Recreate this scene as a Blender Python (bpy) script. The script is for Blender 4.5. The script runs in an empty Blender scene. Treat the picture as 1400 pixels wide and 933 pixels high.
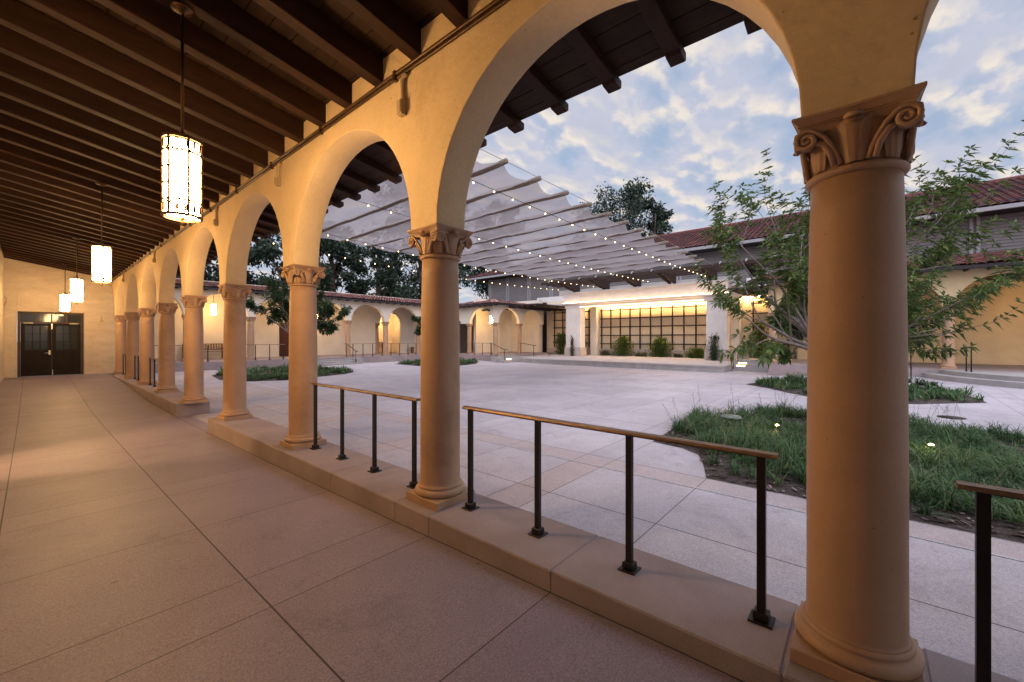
import bpy, math, random
from mathutils import Vector, Matrix, noise as mnoise
R = random.Random(7)
S = 1.45                                   # metres per layout unit (eye height above the plinth)
C = bpy.context.scene.collection
PI = math.pi
def rad(a): return math.radians(a)

# ------------------------------------------------------------------ materials
def newmat(name):
    m = bpy.data.materials.new(name); m.use_nodes = True
    nt = m.node_tree; b = nt.nodes['Principled BSDF']
    return m, nt, b
def N(nt, t, **k):
    n = nt.nodes.new(t)
    for a, v in k.items():
        if a.startswith('i_'):
            n.inputs[a[2:].replace('_', ' ')].default_value = v
        else: setattr(n, a, v)
    return n
def L(nt, a, b): nt.links.new(a, b)
def math_(nt, op, a, b=None, c=None):
    n = nt.nodes.new('ShaderNodeMath'); n.operation = op
    for i, v in enumerate((a, b, c)):
        if v is None: continue
        if isinstance(v, (int, float)): n.inputs[i].default_value = v
        else: L(nt, v, n.inputs[i])
    return n.outputs[0]
def mixc(nt, f, a, b, mode='MIX'):
    n = nt.nodes.new('ShaderNodeMix'); n.data_type = 'RGBA'; n.blend_type = mode
    for s, v in ((n.inputs[0], f), (n.inputs[6], a), (n.inputs[7], b)):
        if isinstance(v, (int, float)): s.default_value = v
        elif isinstance(v, (tuple, list)): s.default_value = (v[0], v[1], v[2], 1)
        else: L(nt, v, s)
    return n.outputs[2]
def noise(nt, vec, scale, detail=4, rough=.6, dist=0):
    n = N(nt, 'ShaderNodeTexNoise'); n.inputs['Scale'].default_value = scale
    n.inputs['Detail'].default_value = detail; n.inputs['Roughness'].default_value = rough
    n.inputs['Distortion'].default_value = dist
    L(nt, vec, n.inputs['Vector']); return n.outputs['Fac']
def ramp(nt, f, p0, p1):
    n = N(nt, 'ShaderNodeMapRange'); n.clamp = True
    n.inputs['From Min'].default_value = p0; n.inputs['From Max'].default_value = p1
    L(nt, f, n.inputs['Value']); return n.outputs['Result']
def surf(name, col, rough=.8, var=.18, scale=1.2, speck=.12, sscale=60, bump=.15, bscale=40, bdist=.01, spec=.3,
         stretch=None, metal=0, pits=0, dark=None, darkp=(.55, .75), attr=None, cols=None):
    """plain weathered surface: large mottling, fine speckle, stains, bump"""
    m, nt, b = newmat(name)
    pos = N(nt, 'ShaderNodeNewGeometry').outputs['Position']
    if stretch:
        mp = N(nt, 'ShaderNodeMapping'); mp.inputs['Scale'].default_value = stretch
        L(nt, pos, mp.inputs['Vector']); pos = mp.outputs[0]
    c = col
    if attr:
        at = N(nt, 'ShaderNodeAttribute'); at.attribute_name = attr
        cr = N(nt, 'ShaderNodeValToRGB'); cr.color_ramp.interpolation = 'LINEAR'
        while len(cr.color_ramp.elements) < len(cols): cr.color_ramp.elements.new(.5)
        for i, q in enumerate(cols):
            cr.color_ramp.elements[i].position = i / (len(cols) - 1); cr.color_ramp.elements[i].color = (*q, 1)
        L(nt, at.outputs['Fac'], cr.inputs[0]); c = cr.outputs[0]
    f1 = ramp(nt, noise(nt, pos, scale, 5, .62, .3), .3, .7)
    lo = mixc(nt, 1., c, (1 - var,) * 3, 'MULTIPLY'); hi = mixc(nt, 1., c, (1 + var * .6,) * 3, 'MULTIPLY')
    c = mixc(nt, f1, lo, hi)
    if speck:
        f2 = ramp(nt, noise(nt, pos, sscale, 3, .7), .32, .68)
        c = mixc(nt, f2, mixc(nt, 1., c, (1 - speck,) * 3, 'MULTIPLY'), mixc(nt, 1., c, (1 + speck,) * 3, 'MULTIPLY'))
    if dark:
        f3 = ramp(nt, noise(nt, pos, scale * .55, 6, .7, .6), *darkp)
        c = mixc(nt, f3, c, dark)
    pitf = None
    if pits:
        vo = N(nt, 'ShaderNodeTexVoronoi'); vo.inputs['Scale'].default_value = pits; L(nt, pos, vo.inputs['Vector'])
        gate = ramp(nt, noise(nt, pos, pits * .22, 3, .6), .56, .61)
        wb = noise(nt, pos, pits * 4, 2, .6)
        pitf = math_(nt, 'MULTIPLY', math_(nt, 'SUBTRACT', 1., ramp(nt, math_(nt, 'ADD', vo.outputs['Distance'], math_(nt, 'MULTIPLY', wb, .10)), .11, .17)), gate)
        c = mixc(nt, math_(nt, 'MULTIPLY', pitf, .75), c, mixc(nt, 1., c, (.35, .3, .28), 'MULTIPLY'))
    L(nt, c, b.inputs['Base Color'])
    b.inputs['Roughness'].default_value = rough; b.inputs['Specular IOR Level'].default_value = spec
    b.inputs['Metallic'].default_value = metal
    if bump:
        h = math_(nt, 'ADD', noise(nt, pos, bscale, 5, .65), math_(nt, 'MULTIPLY', noise(nt, pos, bscale * .12, 3, .5), 2.))
        if pitf is not None: h = math_(nt, 'SUBTRACT', h, math_(nt, 'MULTIPLY', pitf, 1.5))
        bp = N(nt, 'ShaderNodeBump'); bp.inputs['Strength'].default_value = bump; bp.inputs['Distance'].default_value = bdist
        L(nt, h, bp.inputs['Height']); L(nt, bp.outputs[0], b.inputs['Normal'])
    return m
def paving(name, col, bandcol, xlines, ymid, yband, xband=None, jw=.006, var=.16, rough=.75, drain=None, crossdark=True):
    """concrete slabs: grooved joints at real positions (metres), pink aggregate bands"""
    m, nt, b = newmat(name)
    pos = N(nt, 'ShaderNodeNewGeometry').outputs['Position']
    sp = N(nt, 'ShaderNodeSeparateXYZ'); L(nt, pos, sp.inputs[0]); X, Y = sp.outputs[0], sp.outputs[1]
    per = 2.01 * S
    u = math_(nt, 'MODULO', math_(nt, 'ADD', Y, 100 * per - .02 * S), per)       # 0 at each column axis
    ud = math_(nt, 'MINIMUM', u, math_(nt, 'SUBTRACT', per, u))                  # distance to column axis
    inb = math_(nt, 'LESS_THAN', ud, .16 * S)
    j1 = math_(nt, 'LESS_THAN', math_(nt, 'ABSOLUTE', math_(nt, 'SUBTRACT', ud, .16 * S)), jw * .7)
    j2 = math_(nt, 'GREATER_THAN', ud, per / 2 - jw * .7)
    J = math_(nt, 'MAXIMUM', j1, j2)
    for x in xlines:
        J = math_(nt, 'MAXIMUM', J, math_(nt, 'LESS_THAN', math_(nt, 'ABSOLUTE', math_(nt, 'SUBTRACT', X, x * S)), jw))
    big = ramp(nt, noise(nt, pos, .55, 6, .65, .5), .32, .68)
    mid = ramp(nt, noise(nt, pos, 2.6, 5, .7, .3), .3, .7)
    c = mixc(nt, big, [q * (1 - var) for q in col], [q * (1 + var * .5) for q in col])
    c = mixc(nt, mid, mixc(nt, 1., c, (.93, .925, .92), 'MULTIPLY'), mixc(nt, 1., c, (1.05, 1.05, 1.05), 'MULTIPLY'))
    if xband: cxl = math_(nt, 'FLOOR', math_(nt, 'DIVIDE', X, 2.0 * S))
    else: cxl = math_(nt, 'ADD', math_(nt, 'GREATER_THAN', X, .65 * S), math_(nt, 'GREATER_THAN', X, -.12 * S))
    cyl = math_(nt, 'ADD', math_(nt, 'FLOOR', math_(nt, 'DIVIDE', math_(nt, 'SUBTRACT', Y, .02 * S), per / 2)), math_(nt, 'MULTIPLY', inb, 37.))
    cbn = N(nt, 'ShaderNodeCombineXYZ'); L(nt, cxl, cbn.inputs[0]); L(nt, cyl, cbn.inputs[1])
    wn = N(nt, 'ShaderNodeTexWhiteNoise'); wn.noise_dimensions = '2D'; L(nt, cbn.outputs[0], wn.inputs['Vector'])
    c = mixc(nt, wn.outputs['Value'], mixc(nt, 1., c, (.91, .91, .92), 'MULTIPLY'), mixc(nt, 1., c, (1.07, 1.06, 1.05), 'MULTIPLY'))
    B = math_(nt, 'MULTIPLY', inb, math_(nt, 'LESS_THAN', X, 3.6 * S)) if xband else math_(nt, 'MULTIPLY', inb, .4)
    if xband:
        xb = math_(nt, 'MULTIPLY', math_(nt, 'GREATER_THAN', X, xband[0] * S), math_(nt, 'LESS_THAN', X, xband[1] * S))
        B = math_(nt, 'MAXIMUM', B, xb)
    c = mixc(nt, math_(nt, 'MULTIPLY', B, .85), c, mixc(nt, mid, bandcol, [q * 1.15 for q in bandcol]))
    sk = noise(nt, pos, 95, 3, .85)
    c = mixc(nt, ramp(nt, sk, .3, .7), mixc(nt, 1., c, (.60, .59, .59), 'MULTIPLY'), mixc(nt, 1., c, (1.36, 1.36, 1.36), 'MULTIPLY'))
    sk2 = noise(nt, pos, 55, 2, .8)
    c = mixc(nt, ramp(nt, sk2, .66, .74), c, mixc(nt, 1., c, (.72, .70, .70), 'MULTIPLY'))
    st = noise(nt, pos, 1.3, 7, .75, 1.2)
    c = mixc(nt, ramp(nt, st, .54, .72), c, mixc(nt, 1., c, (.78, .75, .74), 'MULTIPLY'))
    s3 = noise(nt, pos, 7., 6, .8, .8)
    c = mixc(nt, math_(nt, 'MULTIPLY', ramp(nt, s3, .64, .70), .5), c, mixc(nt, 1., c, (.66, .62, .60), 'MULTIPLY'))
    vo = N(nt, 'ShaderNodeTexVoronoi'); vo.inputs['Scale'].default_value = 1.1; L(nt, pos, vo.inputs['Vector'])
    sp_ = math_(nt, 'SUBTRACT', 1., ramp(nt, math_(nt, 'ADD', vo.outputs['Distance'], math_(nt, 'MULTIPLY', noise(nt, pos, 40, 2, .6), .02)), .022, .038))
    c = mixc(nt, math_(nt, 'MULTIPLY', sp_, .6), c, mixc(nt, 1., c, (.4, .36, .34), 'MULTIPLY'))
    c = mixc(nt, J, c, [q * .16 for q in col])
    L(nt, c, b.inputs['Base Color'])
    L(nt, math_(nt, 'ADD', math_(nt, 'MULTIPLY', mid, .12), rough - .06), b.inputs['Roughness'])
    b.inputs['Specular IOR Level'].default_value = .35
    h = math_(nt, 'SUBTRACT', math_(nt, 'MULTIPLY', sk, .35), math_(nt, 'MULTIPLY', J, 2.5))
    bp = N(nt, 'ShaderNodeBump'); bp.inputs['Strength'].default_value = .25; bp.inputs['Distance'].default_value = .003
    L(nt, h, bp.inputs['Height']); L(nt, bp.outputs[0], b.inputs['Normal'])
    return m
def glow(name, col, strength, sample=True):
    m, nt, b = newmat(name)
    b.inputs['Base Color'].default_value = (*col, 1)
    b.inputs['Emission Color'].default_value = (*col, 1); b.inputs['Emission Strength'].default_value = strength
    if not sample: m.cycles.emission_sampling = 'NONE'
    return m
def woodmat(name, col, stretch, rough=.7, var=.35):
    return surf(name, col, rough, var=var, scale=3, speck=.25, sscale=14, bump=.4, bscale=18, bdist=.006, stretch=stretch, spec=.25)
def leafmat(name, cols, trans=.25, rough=.55):
    m, nt, b = newmat(name)
    at = N(nt, 'ShaderNodeAttribute'); at.attribute_name = 'rnd'
    cr = N(nt, 'ShaderNodeValToRGB')
    while len(cr.color_ramp.elements) < len(cols): cr.color_ramp.elements.new(.5)
    for i, q in enumerate(cols):
        cr.color_ramp.elements[i].position = i / (len(cols) - 1); cr.color_ramp.elements[i].color = (*q, 1)
    L(nt, at.outputs['Fac'], cr.inputs[0])
    L(nt, cr.outputs[0], b.inputs['Base Color']); b.inputs['Roughness'].default_value = rough
    b.inputs['Specular IOR Level'].default_value = .3
    tr = N(nt, 'ShaderNodeBsdfTranslucent'); L(nt, cr.outputs[0], tr.inputs['Color'])
    mx = N(nt, 'ShaderNodeMixShader'); mx.inputs[0].default_value = trans
    L(nt, b.outputs[0], mx.inputs[1]); L(nt, tr.outputs[0], mx.inputs[2])
    L(nt, mx.outputs[0], nt.nodes['Material Output'].inputs['Surface'])
    return m

M = {}
M['stucco'] = surf('stucco', (.64, .49, .30), .85, var=.14, scale=.9, speck=.05, sscale=35, bump=.55, bscale=9, bdist=.018, pits=15, dark=(.50, .35, .19), darkp=(.58, .78))
M['stucco_pale'] = surf('stucco_pale', (.70, .63, .55), .85, var=.10, scale=1.0, speck=.04, sscale=30, bump=.25, bscale=12, bdist=.01)
M['stucco_rough'] = surf('stucco_rough', (.56, .48, .40), .85, var=.16, scale=1.4, speck=.08, sscale=16, bump=.7, bscale=5, bdist=.03, stretch=(1, 1, 2.2), dark=(.48, .37, .26), darkp=(.5, .8))
M['column'] = surf('column_paint', (.40, .25, .16), .55, var=.12, scale=2.2, speck=.04, sscale=60, bump=.12, bscale=9, bdist=.01, dark=(.25, .145, .10), darkp=(.56, .80), spec=.35, pits=26)
M['plinth'] = surf('plinth_concrete', (.30, .24, .245), .8, var=.2, scale=1.5, speck=.18, sscale=150, bump=.2, bscale=60, bdist=.004, dark=(.19, .165, .15), darkp=(.55, .8))
M['white_stone'] = surf('white_stucco', (.70, .66, .64), .8, var=.1, scale=1.2, speck=.05, sscale=60, bump=.15, bscale=20)
M['pink_stone'] = surf('pink_stone', (.50, .42, .39), .8, var=.14, scale=2, speck=.08, sscale=80, bump=.15)
M['step'] = surf('step_stone', (.34, .32, .32), .8, var=.18, scale=2, speck=.12, sscale=90, bump=.15)
M['beam'] = woodmat('beam_wood', (.034, .013, .0065), (.35, 3, 3))
M['deck'] = woodmat('deck_wood', (.034, .017, .0095), (3, .35, 3))
M['deckline'] = surf('deck_gap', (.006, .004, .003), .9, bump=0)
M['dark_wood'] = woodmat('dark_wood', (.045, .026, .022), (.4, 3, 3))
M['door'] = surf('door_paint', (.012, .007, .006), .6, var=.2, scale=4, speck=.1, bump=.1, spec=.2)
M['bronze_frame'] = surf('door_frame_wood', (.055, .028, .016), .5, var=.2, scale=3, speck=.1, bump=.1)
M['post'] = surf('post_metal', (.030, .024, .024), .42, var=.25, scale=6, speck=.1, bump=.05, metal=.6, spec=.5)
M['rail'] = surf('rail_bronze', (.27, .17, .105), .42, var=.3, scale=5, speck=.15, bump=.05, metal=.45, spec=.5, stretch=(1, .3, 1))
M['conduit'] = surf('conduit_paint', (.085, .045, .022), .4, var=.2, scale=5, speck=.05, bump=.05, metal=.4)
M['box_paint'] = surf('box_paint', (.42, .32, .20), .6, var=.15, scale=5, bump=.05)
M['lamp_metal'] = surf('lamp_bronze', (.10, .055, .024), .35, var=.2, scale=12, bump=.05, metal=.8, spec=.5)
M['bench'] = woodmat('bench_teak', (.22, .115, .055), (.5, 3, 3))
M['tile'] = surf('roof_tile', (.3, .1, .08), .75, var=.22, scale=6, speck=.15, sscale=40, bump=.25, bscale=25, attr='rnd',
                 cols=[(.08, .055, .07), (.20, .09, .085), (.26, .10, .08), (.36, .20, .18), (.52, .40, .38)])
M['tile_main'] = surf('main_roof_tile', (.3, .1, .08), .7, var=.18, scale=6, speck=.1, sscale=40, bump=.2, bscale=25, attr='rnd',
                 cols=[(.035, .028, .042), (.09, .032, .034), (.15, .043, .038), (.12, .036, .036), (.17, .06, .052)])
M['grey_board'] = surf('grey_board', (.20, .185, .19), .8, var=.15, scale=2, speck=.12, sscale=20, bump=.2, stretch=(1, 1, 5))
M['grey_trim'] = surf('grey_trim', (.30, .29, .31), .6, var=.1, scale=2, bump=.05)
M['soffit'] = surf('soffit_and_lap_shade', (.03, .026, .028), .8, bump=.1)
M['glass'] = None
m, nt, b = newmat('window_glass'); b.inputs['Base Color'].default_value = (.03, .036, .042, 1); b.inputs['Roughness'].default_value = .06
b.inputs['Specular IOR Level'].default_value = .35; M['glass'] = m
M['steel'] = surf('brushed_steel', (.5, .5, .5), .35, metal=.9, bump=0, speck=0)
M['drain'] = surf('drain_steel', (.52, .52, .56), .45, var=.3, scale=30, speck=.5, sscale=70, bump=.2, bscale=200)
M['mulch'] = surf('mulch', (.085, .066, .062), .95, var=.5, scale=12, speck=.5, sscale=45, bump=1., bscale=40, bdist=.03)
M['chip'] = surf('wood_chip', (.11, .07, .055), .9, attr='rnd', cols=[(.03, .022, .02), (.10, .07, .06), (.28, .22, .20)], bump=0)
M['earth'] = surf('earth', (.09, .075, .055), .95, var=.3, scale=.3, bump=.3)
M['grass'] = leafmat('grass_blades', [(.016, .040, .018), (.036, .088, .034), (.06, .13, .045), (.11, .18, .065), (.25, .24, .14)], .2)
M['leaf'] = leafmat('young_leaves', [(.03, .06, .022), (.055, .10, .03), (.09, .145, .04), (.17, .22, .06)], .3)
M['leaf_dark'] = leafmat('dark_leaves', [(.018, .038, .018), (.034, .066, .026), (.05, .092, .032), (.08, .125, .045)], .15)
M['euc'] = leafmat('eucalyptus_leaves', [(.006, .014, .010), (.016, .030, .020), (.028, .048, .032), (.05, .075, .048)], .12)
M['shrub'] = leafmat('shrub_leaves', [(.04, .075, .02), (.08, .13, .025), (.14, .19, .035), (.24, .26, .05)], .3)
M['strap'] = leafmat('strap_leaves', [(.05, .06, .03), (.10, .10, .05), (.18, .15, .08)], .25)
M['bark'] = surf('pale_bark', (.22, .185, .175), .85, var=.3, scale=10, speck=.2, bump=.5, bscale=40)
M['bark_dark'] = surf('dark_bark', (.09, .07, .06), .9, var=.3, scale=3, speck=.2, bump=.5, bscale=10)
M['cable'] = surf('black_cable', (.03, .03, .032), .6, bump=0)
M['plastic'] = surf('grey_plastic', (.16, .19, .18), .5, var=.15, scale=8, bump=.05)
M['socket'] = surf('bulb_socket', (.02, .02, .02), .5, bump=0)
M['lampglass'] = glow('lamp_glass', (1., .61, .25), 104)
M['lampglass_far'] = glow('wing_lamp_glass', (1., .60, .22), 85.)
M['lampglass_right'] = glow('right_wing_lamp_glass', (1., .60, .24), 48.)
M['bulb'] = glow('bulb_glass', (1., .70, .36), 5., False)
M['led'] = glow('led_strip', (1., .62, .27), 11.)
M['led_wash'] = glow('led_wash', (1., .62, .24), 170.)
M['steplight'] = glow('step_light', (1., .70, .32), 6.)
M['spot'] = glow('garden_spot_lens', (1., .85, .3), 8.)
# shade cloth: an open weave, part see-through
m, nt, b = newmat('shade_cloth')
b.inputs['Base Color'].default_value = (.33, .295, .295, 1); b.inputs['Roughness'].default_value = .9
tr = N(nt, 'ShaderNodeBsdfTranslucent'); tr.inputs[0].default_value = (.34, .30, .31, 1)
tp = N(nt, 'ShaderNodeBsdfTransparent'); tp.inputs[0].default_value = (1, 1, 1, 1)
m1 = N(nt, 'ShaderNodeMixShader'); m1.inputs[0].default_value = .55; L(nt, b.outputs[0], m1.inputs[1]); L(nt, tr.outputs[0], m1.inputs[2])
m2 = N(nt, 'ShaderNodeMixShader')
pos = N(nt, 'ShaderNodeNewGeometry').outputs['Position']
L(nt, math_(nt, 'ADD', math_(nt, 'MULTIPLY', noise(nt, pos, 2.5, 4, .6), .16), .14), m2.inputs[0])
L(nt, m1.outputs[0], m2.inputs[1]); L(nt, tp.outputs[0], m2.inputs[2]); L(nt, m2.outputs[0], nt.nodes['Material Output'].inputs['Surface'])
M['cloth'] = m
M['batten'] = surf('cloth_fold', (.19, .155, .13), .9, var=.15, scale=3, bump=.2)

# ------------------------------------------------------------------ court levels (layout units)
def ss(a, lo, hi):
    t = min(1., max(0., (a - lo) / (hi - lo))); return t * t * (3 - 2 * t)
def zc(X, Y): return -.2 + .17 * ss(X, 7, 14) * ss(-Y, -3, 1) + .1 * ss(Y, 11, 17)
WALK = [(-9, -.06), (.4, -.075), (2.2, -.12), (3.84, -.152), (6.3, -.18), (8., -.195), (10, -.19), (12.2, -.10), (14.5, -.02), (16.0, 0), (20, 0)]
def zw(Y):
    for (a, za), (b_, zb_) in zip(WALK, WALK[1:]):
        if Y <= b_: return za + (zb_ - za) * max(0, (Y - a)) / (b_ - a)
    return 0

# ------------------------------------------------------------------ mesh helpers (all in layout units)
class MB:
    def __init__(s): s.v = []; s.f = []; s.sm = []; s.mi = []; s.r = []
    def add(s, vs, fs, sm=False, mi=0, r=0.):
        o = len(s.v); s.v += [tuple(q) for q in vs]
        for f in fs: s.f.append(tuple(o + i for i in f)); s.sm.append(sm); s.mi.append(mi); s.r.append(r)
        return s
    def box(s, x0, x1, y0, y1, z0, z1, mi=0, ch=0):
        if ch:
            c = ch; P = []
            for z, k in ((z0, c), (z0 + c, 0), (z1 - c, 0), (z1, c)):
                P += [(x0 + k, y0 + k, z), (x1 - k, y0 + k, z), (x1 - k, y1 - k, z), (x0 + k, y1 - k, z)]
            F = [(3, 2, 1, 0), (12, 13, 14, 15)]
            for l in range(3):
                for i in range(4): a = l * 4 + i; b_ = l * 4 + (i + 1) % 4; F.append((a, b_, b_ + 4, a + 4))
            return s.add(P, F, mi=mi)
        P = [(x0, y0, z0), (x1, y0, z0), (x1, y1, z0), (x0, y1, z0), (x0, y0, z1), (x1, y0, z1), (x1, y1, z1), (x0, y1, z1)]
        return s.add(P, [(3, 2, 1, 0), (4, 5, 6, 7), (0, 1, 5, 4), (1, 2, 6, 5), (2, 3, 7, 6), (3, 0, 4, 7)], mi=mi)
    def prism(s, poly, a, b_, f, mi=0):
        """poly of 2D points extruded from a to b; f(u,v,t) -> xyz"""
        n = len(poly); P = [f(u, v, a) for u, v in poly] + [f(u, v, b_) for u, v in poly]
        F = [tuple(range(n))[::-1], tuple(range(n, 2 * n))] + [(i, (i + 1) % n, n + (i + 1) % n, n + i) for i in range(n)]
        return s.add(P, F, mi=mi)
    def lathe(s, prof, cx=0, cy=0, n=32, sm=True, mi=0, cap=True):
        P = []; F = []
        for r, z in prof:
            for i in range(n): a = 2 * PI * i / n; P.append((cx + r * math.cos(a), cy + r * math.sin(a), z))
        for k in range(len(prof) - 1):
            for i in range(n): a = k * n + i; b_ = k * n + (i + 1) % n; F.append((a, b_, b_ + n, a + n))
        s.add(P, F, sm=sm, mi=mi)
        for k in (0, len(prof) - 1):
            if cap and prof[k][0] > 1e-4:
                s.f.append(tuple(len(s.v) - len(P) + k * n + i for i in (range(n) if k else range(n - 1, -1, -1)))); s.sm.append(False); s.mi.append(mi); s.r.append(0.)
        return s
    def tube(s, pts, r, n=8, sm=True, mi=0, flat=None, caps=True, rr=0.):
        pts = [Vector(p) for p in pts]; k = len(pts)
        rs = r if isinstance(r, (list, tuple)) else [r] * k
        P = []; F = []; up = None
        for i, p in enumerate(pts):
            t = (pts[min(i + 1, k - 1)] - pts[max(i - 1, 0)])
            if t.length < 1e-9: t = Vector((0, 0, 1))
            t.normalize()
            if up is None:
                up = Vector((0, 0, 1)) if abs(t.z) < .9 else Vector((1, 0, 0))
                if flat is not None: up = Vector(flat)
            a = t.cross(up)
            if a.length < 1e-6: a = t.cross(Vector((1, .3, .2)))
            a.normalize(); up2 = a.cross(t).normalized()
            if flat is None: up = up2
            for j in range(n):
                th = 2 * PI * (j + .5) / n
                P.append(p + a * (math.cos(th) * rs[i]) + up2 * (math.sin(th) * rs[i]))
        for i in range(k - 1):
            for j in range(n): A = i * n + j; B = i * n + (j + 1) % n; F.append((A, B, B + n, A + n))
        if caps: F.append(tuple(range(n))[::-1]); F.append(tuple(range((k - 1) * n, k * n)))
        return s.add(P, F, sm=sm, mi=mi, r=rr)
    def build(s, name, mats, parent=None, org=None, bevel=0, label=None):
        if not isinstance(mats, (list, tuple)): mats = [mats]
        if org is None: org = rootpos(parent) if parent else (0, 0, 0)
        me = bpy.data.meshes.new(name)
        me.from_pydata([((x - org[0]) * S, (y - org[1]) * S, (z - org[2]) * S) for x, y, z in s.v], [], s.f)
        me.polygons.foreach_set('use_smooth', s.sm); me.polygons.foreach_set('material_index', s.mi)
        at = me.attributes.new('rnd', 'FLOAT', 'FACE'); at.data.foreach_set('value', s.r)
        for q in mats: me.materials.append(q)
        me.update()
        o = bpy.data.objects.new(name, me); C.objects.link(o)
        if parent: o.parent = parent
        else: o.location = [q * S for q in org]
        if bevel:
            w = o.modifiers.new('weld', 'WELD'); w.merge_threshold = .0005
            bv = o.modifiers.new('bevel', 'BEVEL'); bv.width = bevel; bv.segments = 2; bv.limit_method = 'ANGLE'; bv.angle_limit = rad(50)
        if label: o['label'] = label
        return o
def rootpos(o):
    p = Vector((0, 0, 0))
    while o is not None: p += o.location; o = o.parent
    return p / S
def tag(o, label, cat, group=None, kind=None):
    if label: o['label'] = label
    if cat: o['category'] = cat
    if group: o['group'] = group
    if kind: o['kind'] = kind
    return o
def thing(name, label, cat, loc, group=None):
    o = bpy.data.objects.new(name, None); C.objects.link(o); o.location = [q * S for q in loc]
    o.empty_display_size = .2
    return tag(o, label, cat, group)
def dup(root, loc, rz=0, label=None, group=None):
    r = root.copy(); C.objects.link(r); r.location = [q * S for q in loc]; r.rotation_euler = (0, 0, rz)
    if label: r['label'] = label
    if group: r['group'] = group
    for ch in list(root.children):
        c = ch.copy(); C.objects.link(c); c.parent = r
        for g in ch.children: d = g.copy(); C.objects.link(d); d.parent = c
    return r
def structure(name, mb, mat, **k):
    o = mb.build(name, mat, **k); o['kind'] = 'structure'; return o
def copypart(o, parent, loc, rz=0):
    """copy of a part (and its sub-parts) placed at loc (world layout units) under parent"""
    c = o.copy(); C.objects.link(c); c.parent = parent
    c.location = (Vector(loc) - rootpos(parent)) * S; c.rotation_euler = (0, 0, rz)
    for g in o.children: d = g.copy(); C.objects.link(d); d.parent = c
    return c

# ------------------------------------------------------------------ ground
g = MB(); g.add([(-300, -300, -.62), (400, -300, -.62), (400, 400, -.62), (-300, 400, -.62)], [(0, 1, 2, 3)])
structure('ground', g, M['earth'])
m_court = paving('court_paving', (.44, .405, .45), (.385, .32, .325), [2.64, 3.78, 5.6, 7.6, 9.6, 11.6, 13.6], 0, 0, xband=(3.48, 3.78))
g = MB(); nx, ny = 48, 62; X0, X1, Y0, Y1 = 1.62, 22., -9., 20.
P = [(X0 + (X1 - X0) * i / nx, Y0 + (Y1 - Y0) * j / ny) for j in range(ny + 1) for i in range(nx + 1)]
g.add([(x, y, zc(x, y)) for x, y in P], [(j * (nx + 1) + i, j * (nx + 1) + i + 1, (j + 1) * (nx + 1) + i + 1, (j + 1) * (nx + 1) + i) for j in range(ny) for i in range(nx)], sm=True)
structure('court_paving', g, m_court)
m_walk = paving('walkway_concrete', (.262, .222, .285), (.25, .208, .268), [.65, -.12, 1.452], 0, 0, jw=.005, var=.14, rough=.55)
g = MB(); ys = [-6 + .25 * i for i in range(int((16.9 + 6) / .25) + 1)] + [17.0]
vs = []
for y in ys: vs += [(-.5, y, zw(y)), (1.62, y, zw(y))]
g.add(vs, [(2 * i, 2 * i + 1, 2 * i + 3, 2 * i + 2) for i in range(len(ys) - 1)], sm=True)
structure('walkway', g, m_walk)
g = MB(); ys = [-8 + .35 * i for i in range(62)]; vs = []
for y in ys: vs += [(3.468, y, zc(3.468, y) + .004), (3.486, y, zc(3.486, y) + .004)]
g.add(vs, [(2 * i, 2 * i + 1, 2 * i + 3, 2 * i + 2) for i in range(len(ys) - 1)])
tag(g.build('drain_channel', [M['drain'], M['socket']], org=(3.48, 2, -.2)), 'long slotted steel drain set in the paving beside the pink band', 'drain')
g = MB(); g.lathe([(0, 0), (.135, 0), (.135, .004), (.0, .0045)], 0, 0, 32)
g.lathe([(.145, 0), (.155, 0), (.155, .003), (.145, .003)], 0, 0, 32)
o = g.build('manhole_cover', M['post'], org=(0, 0, 0)); o.location = (8.92 * S, -1.0 * S, (zc(8.92, -1) + .003) * S)
tag(o, 'round dark metal cover set flush in the paving between two grass beds', 'manhole cover')

# ------------------------------------------------------------------ near arcade building
XI, XO, PX = 1.547, 1.77, 1.68            # wall inner / outer face, column axis
ZSP = 1.68; ARCH = .879; PER = 2.01
def cy(k): return .02 + PER * k
def zb(X): return 2.732 - .173 * (X - XI)  # beam underside
BD = .165                                  # beam depth
def zd(X): return zb(X) + BD
arcade = thing('arcade', 'cream arcade walkway with tan columns, dark beamed ceiling and double doors at its far end', 'arcade', (PX, 6, 0))

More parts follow.
